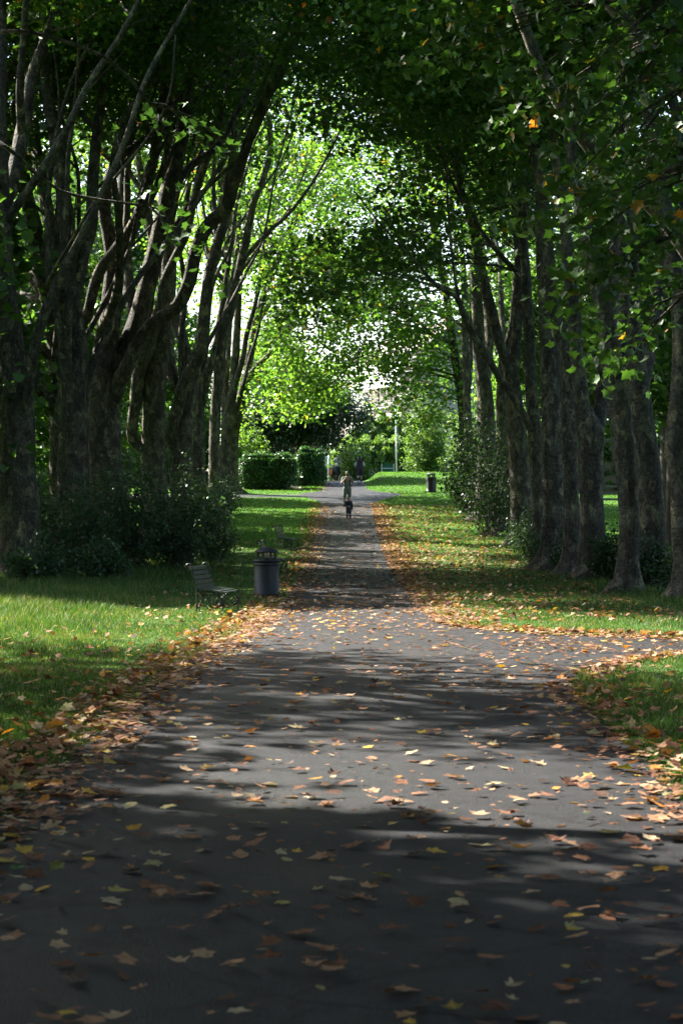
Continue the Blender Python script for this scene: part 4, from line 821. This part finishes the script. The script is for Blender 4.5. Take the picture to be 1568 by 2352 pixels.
# white car in the street
bx_, bd_ = -3.2, 175; t = thing('parked_car', 'white car in the street beyond the clipped hedges, its end showing by the gateway', 'car', (bx_, bd_, h(bx_, bd_)))
m = MB(); prism(m, [(-2.1, 0.28), (2.0, 0.28), (2.12, 0.5), (2.1, 0.78), (1.95, 0.9), (1.2, 0.98), (0.65, 1.42), (-0.9, 1.47), (-1.6, 1.05), (-2.08, 0.95), (-2.15, 0.6)], -0.85, 0.85); m.build('body', M_CAR, t, False)
m = MB(); prism(m, [(-1.4, 1.02), (1.0, 1.0), (0.6, 1.36), (-0.85, 1.4)], -0.856, -0.852); m.build('window', M_GLASS, t, False)
for xx in (-1.35, 1.3):
    for yy in (-0.78, 0.78):
        m = MB(); m.tube([(xx, yy - 0.1, 0.31), (xx, yy + 0.1, 0.31)], 0.31, 20); wv = m.build('wheel', M_TYRE, t); m = MB(); m.tube([(xx, yy - 0.11, 0.31), (xx, yy + 0.11, 0.31)], 0.19, 14); m.build('rim', M_STEEL, wv)
for yy in (-0.6, 0.6): m = MB(); m.box((2.1, yy, 0.66), (0.06, 0.34, 0.14)); m.build('headlight', M_STEEL, t, False)

def house(name, label, x, d, w_, dp, ht, floors, wins, wall, roofh, chim, cat='house', win=(1.0, 1.5)):
    g = h(x, d) - 0.3; t = thing(name, label, cat, (x, d, g)); m = MB(); m.box((0, dp / 2, ht / 2), (w_, dp, ht)); m.build('wall', wall, t, False)
    m = MB(); v = [(-w_/2 - .3, -.35, ht), (w_/2 + .3, -.35, ht), (w_/2 + .3, dp + .35, ht), (-w_/2 - .3, dp + .35, ht), (-w_/2 - .3, dp/2, ht + roofh), (w_/2 + .3, dp/2, ht + roofh)]
    m.add(v, [(0, 1, 5, 4), (2, 3, 4, 5)]); m.add(v, [(1, 2, 5), (3, 0, 4)]); m.add([(a, b, c - 0.004) for a, b, c in v[:4]], [(3, 2, 1, 0)]); rf = m.build('roof', M_ROOF, t, False)
    for cx in chim: m = MB(); m.box((cx, dp / 2, ht + roofh + 0.2), (0.9, 0.6, 1.6)); [m.tube([(cx + q, dp / 2, ht + roofh + 1.0), (cx + q, dp / 2, ht + roofh + 1.35)], 0.11, 8) for q in (-.25, .25)]; m.build('chimney', M_BRICK, rf, False)
    fh = ht / floors
    for f in range(floors):
        for cx in wins:
            z_ = f * fh + fh * 0.55; a, b = win; m = MB()
            for s_ in (-1, 1): m.box((cx + s_ * a / 2, -0.03, z_), (0.09, 0.1, b + 0.09))
            m.box((cx, -0.03, z_ + b / 2), (a - 0.09, 0.1, 0.09)); m.box((cx, -0.035, z_), (a - 0.09, 0.07, 0.05)); m.box((cx, -0.05, z_ - b / 2), (a - 0.09, 0.14, 0.09)); fr = m.build('window', M_WPAINT, t, False)
            m = MB(); m.box((cx, -0.006, z_), (a - 0.09, 0.02, b - 0.09)); m.build('pane', M_GLASS, fr, False)
    return t
house('terraced_house', 'tall stone-grey house wrapped in scaffolding above the conifer hedge', 5.9, 232, 15, 9, 17.0, 5, (-6, -4, -2, 0, 2, 4, 6), M_RENDER, 3.5, (-5, 5))
bpy.context.view_layer.objects.active = None
for o_ in [q for q in COL.objects if q.name == 'terraced_house']: o_.rotation_euler.z = R(-65)
house('brick_house', 'brown brick house with dark windows seen through the gateway', -5.5, 192, 11, 8, 6.2, 2, (-4, -2, 0, 2, 4.1), M_BRICK, 2.8, (-4,))
house('pink_house', 'tall pink house high behind the right row, glimpsed through leaves', 14.5, 262, 12, 9, 17.5, 5, (-4, -1.5, 1.5, 4), M_PINK, 3.2, (3,))
# scaffolding
t = thing('scaffolding', 'scaffold of pale tubes, plank decks and white sheeting before the tall grey house', 'scaffolding', (5.9 - 1.36, 232 - 0.63, h(5.9, 232) - 0.2), R(-65)); nx = [-7, -5.3, -3.6, -1.9, -0.2, 1.5, 3.2, 4.9, 6.6]
for xx in nx:
    for yy in (-0.75, 0.55): m = MB(); m.tube([(xx, yy, 0), (xx, yy, 18.5)], 0.045, 6); m.build('standard_tube', M_STEEL, t)
for zz in (2.6, 6.1, 9.5, 12.9, 16.3):
    m = MB(); m.tube([(-7.3, -0.8, zz), (6.9, -0.8, zz)], 0.04, 6); m.build('ledger_tube', M_STEEL, t); m = MB(); m.tube([(-7.3, -0.8, zz + 1.0), (6.9, -0.8, zz + 1.0)], 0.04, 6); m.build('guard_rail', M_STEEL, t)
    m = MB(); m.box((-0.2, -0.1, zz + 0.07), (14.2, 1.15, 0.06)); m.build('plank_deck', M_PLANK, t, False); m = MB(); m.box((-0.2, -0.74, zz + 0.2), (14.2, 0.03, 0.2)); m.build('toe_board', M_PLANK, t, False)
for a, b in ((-5.3, 6), (-1.9, 6), (1.5, 6)): m = MB(); m.tube([(a, -0.86, b), (a + 3.4, -0.86, b + 4.0)], 0.04, 6); m.build('brace_tube', M_STEEL, t)
m = MB(); xs_ = np.linspace(-7.2, 6.8, 40); zs_ = np.linspace(12.8, 15.6, 10); A_, B_ = np.meshgrid(xs_, zs_)
vv = np.stack([A_, -0.92 + 0.04 * np.sin(A_ * 4 + B_), B_], -1).reshape(-1, 3); v2 = vv + np.array([0, 0.012, 0]); i = np.arange(9)[:, None] * 40; j = np.arange(39)[None]; ff = np.stack([i + j, i + j + 1, i + 41 + j, i + 40 + j], -1).reshape(-1, 4)
m.add(vv, ff); m.add(v2, ff[:, ::-1]); m.build('sheeting', M_SHEET, t)
for xx in (-3.6, -0.2): m = MB(); m.tube([(xx, -0.75, 9.7), (xx, -0.75, 12.7)], 0.06, 8); m.build('sleeve', M_YELLOW, t)
# wooden rail fence on the right
t = thing('rail_fence', 'brown three-rail wooden fence across the sunlit lawn behind the right trunks', 'fence', (17, 112, h(17, 112)))
for k in range(9): m = MB(); m.box((-6 + k * 1.8, 0, 0.55), (0.12, 0.1, 1.3)); m.build('post', M_WOODF, t, False)
for zz in (0.35, 0.72, 1.08): m = MB(); m.box((1.2, -0.07, zz), (14.6, 0.035, 0.13)); m.build('rail', M_WOODF, t, False)
hedge('hedgerow', 'long rough hedgerow behind the wooden rail fence', 9.5, 40, 124, 127, 3.4, 16000, M_WOODLEAF, 0.3, 305, 0.5, 0.3)
hedge('hedgerow', 'long rough hedgerow far behind the woodland on the left', -45, -9.5, 128, 132, 5.0, 16000, M_WOODLEAF, 0.3, 306, 0.5, 0.3)
# low log at the hedge end
t = thing('log', 'small pale log lying at the corner of the clipped hedges', 'log', (-2.75, 121.2, h(-2.75, 121.2) + 0.1)); m = MB(); m.tube(resample([(-0.3, 0.5, 0.12), (0, 0, 0.05), (0.35, -0.6, 0.0)], [0.08, 0.1, 0.08], 0.1)[0], 0.09, 8, True, lump=0.08); m.build('wood', M_PLANK, t)

# ------------------------------------------------------------------ people
SKIN = {'tan': simple('skin_tan', (0.30, 0.17, 0.115), 0.55, 0, 0.08, 12, 0.03), 'light': simple('skin_light', (0.48, 0.31, 0.24), 0.55, 0, 0.08, 12, 0.03)}
def cloth(name, c, var=0.12): return simple(name, c, 0.85, 0, var, 9, 0.15)
C_GREYT = cloth('grey_tshirt', (0.16, 0.18, 0.17)); C_SHORT = cloth('sage_shorts', (0.12, 0.155, 0.125)); C_BLACK = cloth('black_cloth', (0.016, 0.016, 0.018)); C_NAVY = cloth('navy_cloth', (0.018, 0.024, 0.035))
C_PURPLE = cloth('dark_purple_cloth', (0.055, 0.032, 0.06)); C_SUNSLEEVE = cloth('pale_sleeve', (0.45, 0.47, 0.43)); C_PALE = cloth('pale_legging', (0.5, 0.5, 0.5)); C_ORANGE = cloth('orange_cloth', (0.62, 0.16, 0.05))  # walker's sleeve colour is pale to stand in for sunlight on the arms
C_BROWN = cloth('brown_cloth', (0.09, 0.065, 0.05)); C_TEAL = cloth('dark_teal_shorts', (0.03, 0.05, 0.06)); C_WHITE = cloth('white_trim', (0.75, 0.75, 0.75)); C_RED = cloth('red_hem', (0.4, 0.03, 0.05))
H_DARK = simple('dark_hair', (0.02, 0.016, 0.014), 0.6, 0, 0.3, 30, 0.4); H_WHITE = simple('white_hair', (0.75, 0.73, 0.68), 0.6, 0, 0.15, 30, 0.4); H_GREY = simple('fair_hair', (0.40, 0.33, 0.26), 0.6, 0, 0.2, 30, 0.4)
M_EYE = simple('eye', (0.03, 0.025, 0.02), 0.2); M_LIP = simple('lip', (0.32, 0.13, 0.11), 0.5)

def remeshed(name, mb, mat, parent, voxel, smooth=6):
    me = mb.mesh('tmp'); o = bpy.data.objects.new('tmp', me); COL.objects.link(o)
    r = o.modifiers.new('r', 'REMESH'); r.mode = 'VOXEL'; r.voxel_size = voxel; s_ = o.modifiers.new('s', 'SMOOTH'); s_.iterations = smooth; s_.factor = 0.5
    dg = bpy.context.evaluated_depsgraph_get(); n = bpy.data.meshes.new_from_object(o.evaluated_get(dg)); bpy.data.objects.remove(o); bpy.data.meshes.remove(me)
    n.materials.clear(); n.polygons.foreach_set('use_smooth', np.full(len(n.polygons), True)); return link(name, n, mat, parent)
def ball(mb, c, r):
    a = np.linspace(-1, 1, 11) * math.pi / 2; r = np.broadcast_to(np.asarray(r, float), (3,)); k = MB(); k.lathe([(max(1e-4, math.cos(q)), math.sin(q)) for q in a], sides=16)
    v = k.v[0] * r + np.array(c); n0 = mb.n; mb.add(v, k.f[0][0])
    mb.f.append((np.array([[n0 + q for q in range(16)][::-1]]), 0)); mb.f.append((np.array([[n0 + 160 + q for q in range(16)]]), 0))
def chain(mb, pts, rads, ell=1.0, add=0.0):
    P, r = resample(pts, [q + add for q in rads], 0.04); mb.tube(P, r, 14, True, ell=ell)
    if ell == 1.0: ball(mb, P[0], r[0]); ball(mb, P[-1], r[-1])

def person(label, loc, rz, J, sk, hair, hair_mat, clothes, group=None, scale=1.0, headr=0.1, vox=0.009, hairlen=0.0):
    """J: joints in metres for a 1.75 m adult facing -Y. clothes: (name, mat, function(mb))"""
    t = thing('person', label, 'person', loc, rz, group); t.scale = (scale,) * 3; b = MB(); hd = np.array(J['head'])
    torso(b, J, 0.0)
    for s_ in 'LR':
        chain(b, [J['sh' + s_], J['el' + s_]], [0.052, 0.04]); chain(b, [J['el' + s_], J['wr' + s_]], [0.04, 0.026])
        chain(b, [J['hip' + s_], J['kn' + s_]], [0.085, 0.055]); chain(b, [J['kn' + s_], tuple(np.array(J['kn' + s_]) * 0.6 + np.array(J['an' + s_]) * 0.4 + np.array([0, 0.02, 0])), J['an' + s_]], [0.052, 0.054, 0.035])
        an, to = np.array(J['an' + s_]), np.array(J['toe' + s_]); chain(b, [an + np.array([0, 0.03, -0.03]), (an + to) / 2, to], [0.04, 0.042, 0.03])
        w0 = np.array(J['wr' + s_]); e0 = np.array(J['el' + s_]); hv = np.array(J.get('hand' + s_, tuple(w0 - e0))); hv = hv / np.linalg.norm(hv); pn = np.array(J.get('palm' + s_, (0, 1, 0.0))); sd = np.cross(hv, pn); sd /= np.linalg.norm(sd); pn = np.cross(sd, hv)
        pc = w0 + hv * 0.05; chain(b, [w0, pc, pc + hv * 0.035], [0.026, 0.03, 0.03])
        for q in range(4):
            f0 = pc + hv * 0.035 + sd * (q - 1.5) * 0.021; L = (0.062, 0.074, 0.07, 0.054)[q]; f1 = f0 + hv * L * 0.55 + pn * L * 0.2; f2 = f1 + hv * L * 0.3 + pn * L * 0.45; chain(b, [f0, f1, f2], [0.0095, 0.009, 0.008])
        t0 = pc - sd * 0.022 - hv * 0.015; chain(b, [t0, t0 - sd * 0.03 + hv * 0.02 + pn * 0.012, t0 - sd * 0.034 + hv * 0.055 + pn * 0.028], [0.013, 0.011, 0.009])
    fw = np.array(J.get('face', (0, -1, 0)), float); fw /= np.linalg.norm(fw); sx = np.cross(fw, (0, 0, 1.0)); r = headr
    chain(b, [J['neck'], tuple(hd - np.array([0, 0, r * 0.5]))], [0.058, 0.052]); ball(b, hd, (r * 0.78, r * 0.92, r * 1.12)); ball(b, hd + fw * r * 0.32 - np.array([0, 0, r * 0.62]), (r * 0.52, r * 0.52, r * 0.5))
    chain(b, [hd + fw * r * 0.86 + np.array([0, 0, r * 0.1]), hd + fw * r * 1.06 - np.array([0, 0, r * 0.22])], [0.009, 0.016])
    for q in (-1, 1): ball(b, hd + sx * q * r * 0.8 - np.array([0, 0, r * 0.08]), (r * 0.13, r * 0.22, r * 0.3))
    remeshed('body', b, SKIN[sk], t, vox)
    for q in (-1, 1): e = MB(); ball(e, hd + fw * r * 0.82 + sx * q * r * 0.32 + np.array([0, 0, r * 0.08]), r * 0.12); e.build('eye', M_EYE, t)
    e = MB(); ball(e, hd + fw * r * 0.82 - np.array([0, 0, r * 0.6]), (r * 0.26, r * 0.1, r * 0.07)); e.build('mouth', M_LIP, t)
    if hair:
        e = MB(); ball(e, hd - fw * r * 0.14 + np.array([0, 0, r * 0.26]), (r * 0.9, r * 0.98, r * 1.0))
        if hairlen: ball(e, hd - fw * r * 0.45 - np.array([0, 0, r * 0.3]), (r * 0.75, r * 0.55, r * hairlen))
        remeshed(hair, e, hair_mat, t, 0.012, 2)
    global SIDES
    for nm, mt, fn in clothes:
        for sd in (('L', 'R') if nm in ('shoe', 'boot', 'sock', 'sleeve', 'legging', 'trouser_leg', 'strap', 'headphone') else ('LR',)):
            SIDES = sd; e = MB(); fn(e, J); remeshed(nm, e, mt, t, 0.012, 5)
    SIDES = 'LR'
    return t
SIDES = 'LR'
def sgn(): return [q for q, c in ((-1, 'L'), (1, 'R')) if c in SIDES]
def torso(b, J, add, z0=None, z1=None):
    p, c, n = [np.array(J[q]) for q in ('pelvis', 'chest', 'neck')]
    pts = [p - np.array([0, 0, 0.06]), p + np.array([0, 0, 0.05]), (p + c) / 2, c, n - np.array([0, 0, 0.07]), n]; rr = [0.15, 0.165, 0.15, 0.175, 0.15, 0.06]
    chain(b, pts, rr, 0.66, add)
    for s_ in 'LR': ball(b, J['sh' + s_], 0.062 + add)
def legs_to(b, J, f, add, r0=0.088):
    for s_ in SIDES:
        hp, kn, an = [np.array(J[q + s_]) for q in ('hip', 'kn', 'an')]
        if f <= 1: chain(b, [hp, hp + (kn - hp) * f], [r0, r0 + (0.056 - r0) * f], 1.0, add)
        else: chain(b, [hp, kn], [r0, 0.056], 1.0, add); chain(b, [kn, kn + (an - kn) * (f - 1)], [0.056, 0.045], 1.0, add)
def sleeves(b, J, f, add):
    for s_ in SIDES:
        a, e, w_ = [np.array(J[q + s_]) for q in ('sh', 'el', 'wr')]
        if f <= 1: chain(b, [a, a + (e - a) * f], [0.058, 0.05], 1.0, add)
        else: chain(b, [a, e], [0.055, 0.044], 1.0, add); chain(b, [e, e + (w_ - e) * (f - 1)], [0.044, 0.036], 1.0, add)
def shoes(b, J, tall=0.0, add=0.014):
    for s_ in SIDES:
        an, to = np.array(J['an' + s_]), np.array(J['toe' + s_]); chain(b, [an + np.array([0, 0.035, -0.035]), (an + to) / 2, to], [0.045, 0.046, 0.034], 1.0, add - 0.004)
        if tall: chain(b, [an, an + (np.array(J['kn' + s_]) - an) * tall], [0.044, 0.056], 1.0, add)
def shorts(b, J, f, add): 
    p = np.array(J['pelvis']); chain(b, [p - np.array([0, 0, 0.1]), p, p + np.array([0, 0, 0.09])], [0.15, 0.17, 0.16], 0.7, add); legs_to(b, J, f, add + 0.012)

BASE = dict(pelvis=(0, 0, 0.93), chest=(0, 0, 1.28), neck=(0, 0, 1.5), head=(0, -0.015, 1.63), shL=(-0.19, 0, 1.41), shR=(0.19, 0, 1.41), hipL=(-0.09, 0, 0.88), hipR=(0.09, 0, 0.88))
# man taking a photograph
Jm = dict(BASE, elL=(-0.29, -0.10, 1.17), wrL=(-0.09, -0.25, 1.40), elR=(0.29, -0.10, 1.17), wrR=(0.09, -0.25, 1.40), handL=(0.3, -0.25, 1.0), handR=(-0.3, -0.25, 1.0), palmL=(0.6, 0.8, 0), palmR=(-0.6, 0.8, 0),
    knL=(-0.13, 0.0, 0.48), anL=(-0.15, -0.06, 0.075), toeL=(-0.19, -0.2, 0.04), knR=(0.12, -0.02, 0.48), anR=(0.13, 0.05, 0.075), toeR=(0.16, -0.09, 0.04))
md = 105.0; mx = 0.3
person('man in a grey T-shirt and sage shorts photographing with both hands raised to his face', (mx, md, h(mx, md) + 0.012), R(3), Jm, 'tan', 'hair', H_DARK,
    [('tshirt', C_GREYT, lambda b, J: (torso(b, J, 0.018), sleeves(b, J, 0.62, 0.02))), ('shorts', C_SHORT, lambda b, J: shorts(b, J, 0.92, 0.022)), ('waist_band', C_BLACK, lambda b, J: chain(b, [(0, 0, 1.0), (0, 0, 1.03)], [0.19, 0.19], 0.7)),
     ('shoe', C_BLACK, lambda b, J: shoes(b, J)), ('strap', C_BLACK, lambda b, J: [chain(b, [(q * 0.13, 0.1, 1.3), (q * 0.13, 0.02, 1.475), (q * 0.125, -0.13, 1.35), (q * 0.15, -0.1, 1.1), (q * 0.19, 0.06, 1.05)], [0.022] * 5) for q in sgn()])], scale=1.06)
t = thing('phone', 'dark phone held up by the man in the grey T-shirt', 'phone', (mx - 0.005, md - 0.36, h(mx, md) + 1.66)); m = MB(); m.box((0, 0, 0), (0.15, 0.012, 0.075)); m.build('case', M_IRON, t, False); m = MB(); m.box((0, 0.0075, 0), (0.138, 0.003, 0.066)); m.build('screen', M_GLASS, t, False)
# child with a stick
Jk = dict(pelvis=(0, 0, 0.84), chest=(0, 0, 1.17), neck=(0, 0, 1.38), head=(0, -0.02, 1.56), shL=(-0.18, 0, 1.28), shR=(0.18, 0, 1.28), hipL=(-0.085, 0, 0.79), hipR=(0.085, 0, 0.79), elL=(-0.27, -0.02, 1.0), wrL=(-0.06, -0.22, 0.95), handL=(1, -0.2, 0.05), palmL=(0, 1, 0),
    elR=(0.26, 0.02, 1.02), wrR=(0.27, -0.05, 0.76), handR=(0, -0.3, -1), palmR=(-1, 0, 0), knL=(-0.1, -0.03, 0.45), anL=(-0.11, 0.0, 0.085), toeL=(-0.13, -0.15, 0.045), knR=(0.1, 0.0, 0.45), anR=(0.11, 0.03, 0.085), toeR=(0.12, -0.12, 0.045))
kd, kx = 94.0, 0.34; ks = 0.64
person('small child in a navy top, shorts and dark boots walking ahead of the man', (kx, kd, h(kx, kd) + 0.012), 0, Jk, 'light', 'hair', H_DARK,
    [('jumper', C_NAVY, lambda b, J: (torso(b, J, 0.03), sleeves(b, J, 1.85, 0.022))), ('shorts', C_TEAL, lambda b, J: shorts(b, J, 0.85, 0.03)), ('boot', C_BLACK, lambda b, J: shoes(b, J, 0.62, 0.02))], scale=ks, headr=0.155)
t = thing('stick', 'thin stick trailing from the small child\'s hand', 'stick', (kx + 0.27 * ks, kd - 0.08 * ks, h(kx, kd) + 0.70 * ks)); m = MB(); m.tube([(-0.04, 0.0, 0.06), (0.2, -0.05, -0.16), (0.46, -0.1, -0.38)], [0.009, 0.008, 0.006], 6); m.build('wood', M_STEM, t)
# walker seen from behind, hands in front, headphones on
Jw = dict(BASE, elL=(-0.29, 0.03, 1.13), wrL=(-0.20, -0.17, 1.0), elR=(0.29, 0.03, 1.13), wrR=(0.20, -0.17, 1.0), handL=(0.6, -0.5, -0.3), handR=(-0.6, -0.5, -0.3), palmL=(0, 1, -0.3), palmR=(0, 1, -0.3),
    knL=(-0.10, -0.12, 0.50), anL=(-0.10, -0.13, 0.08), toeL=(-0.12, -0.27, 0.045), knR=(0.10, 0.0, 0.48), anR=(0.10, 0.24, 0.17), toeR=(0.10, 0.17, 0.05))
wd_, wx_ = 131.5, 1.2
t = person('person walking away in a dark purple hoodie with pale sleeves, cap and headphones', (wx_, wd_, h(wx_, wd_) + 0.012), R(183), Jw, 'light', 'cap', C_NAVY,
    [('hoodie', C_PURPLE, lambda b, J: (torso(b, J, 0.04), chain(b, [(0, 0.1, 1.44), (0, 0.12, 1.52)], [0.1, 0.09]), chain(b, [(0, 0, 0.92), (0, 0, 1.2)], [0.18, 0.19], 0.72))), ('sleeve', C_SUNSLEEVE, lambda b, J: sleeves(b, J, 1.8, 0.03)), ('hem', C_RED, lambda b, J: chain(b, [(0, 0, 0.89), (0, 0, 0.915)], [0.175, 0.18], 0.74)),
     ('shorts', C_PURPLE, lambda b, J: shorts(b, J, 0.8, 0.03)), ('legging', C_PALE, lambda b, J: legs_to(b, J, 1.35, 0.01)), ('sock', C_BLACK, lambda b, J: shoes(b, J, 0.55, 0.008)), ('shoe', C_PALE, lambda b, J: shoes(b, J, 0, 0.02)),
     ('headphone', C_WHITE, lambda b, J: [ball(b, (q * 0.1, -0.01, 1.63), (0.03, 0.045, 0.05)) for q in sgn()])], scale=1.02)
# couple below the crest
Jc = dict(BASE, elL=(-0.25, 0.03, 1.13), wrL=(-0.26, -0.06, 0.87), elR=(0.25, 0.03, 1.13), wrR=(0.26, -0.06, 0.87), knL=(-0.1, -0.08, 0.49), anL=(-0.1, 0.0, 0.08), toeL=(-0.11, -0.14, 0.045), knR=(0.1, 0.02, 0.49), anR=(0.1, 0.12, 0.1), toeR=(0.11, 0.0, 0.045))
px1, pd1 = -0.66, 149.0; px2, pd2 = -0.38, 150.0
person('person in a brown coat carrying an orange and black backpack beyond the crest', (px1, pd1, h(px1, pd1) + 0.012), R(170), Jc, 'light', 'hair', H_GREY, [('coat', C_BROWN, lambda b, J: (torso(b, J, 0.035), sleeves(b, J, 1.9, 0.03), chain(b, [(0, 0, 0.85), (0, 0, 1.1)], [0.19, 0.18], 0.72))), ('trouser_leg', C_BROWN, lambda b, J: legs_to(b, J, 1.9, 0.02)), ('shoe', C_BLACK, lambda b, J: shoes(b, J))], scale=0.92, hairlen=0.7)
t = thing('backpack', 'orange and black backpack on the person in the brown coat', 'backpack', (px1 + 0.0, pd1 - 0.24, h(px1, pd1) + 1.04), R(-10)); e = MB(); ball(e, (0.04, 0, 0), (0.17, 0.12, 0.24)); remeshed('bag', e, C_BLACK, t, 0.015, 2); e = MB(); ball(e, (-0.10, -0.05, -0.02), (0.12, 0.1, 0.23)); remeshed('pocket', e, C_ORANGE, t, 0.015, 2)
person('white-haired person in a black coat beside the orange backpack', (px2, pd2, h(px2, pd2) + 0.012), R(200), dict(Jc, face=(0.5, -1, 0)), 'light', 'hair', H_WHITE, [('coat', C_BLACK, lambda b, J: (torso(b, J, 0.035), sleeves(b, J, 1.9, 0.03), chain(b, [(0, 0, 0.8), (0, 0, 1.1)], [0.19, 0.18], 0.72))), ('trouser_leg', C_BROWN, lambda b, J: legs_to(b, J, 1.9, 0.02)), ('shoe', C_BLACK, lambda b, J: shoes(b, J))], scale=1.0, hairlen=0.6)
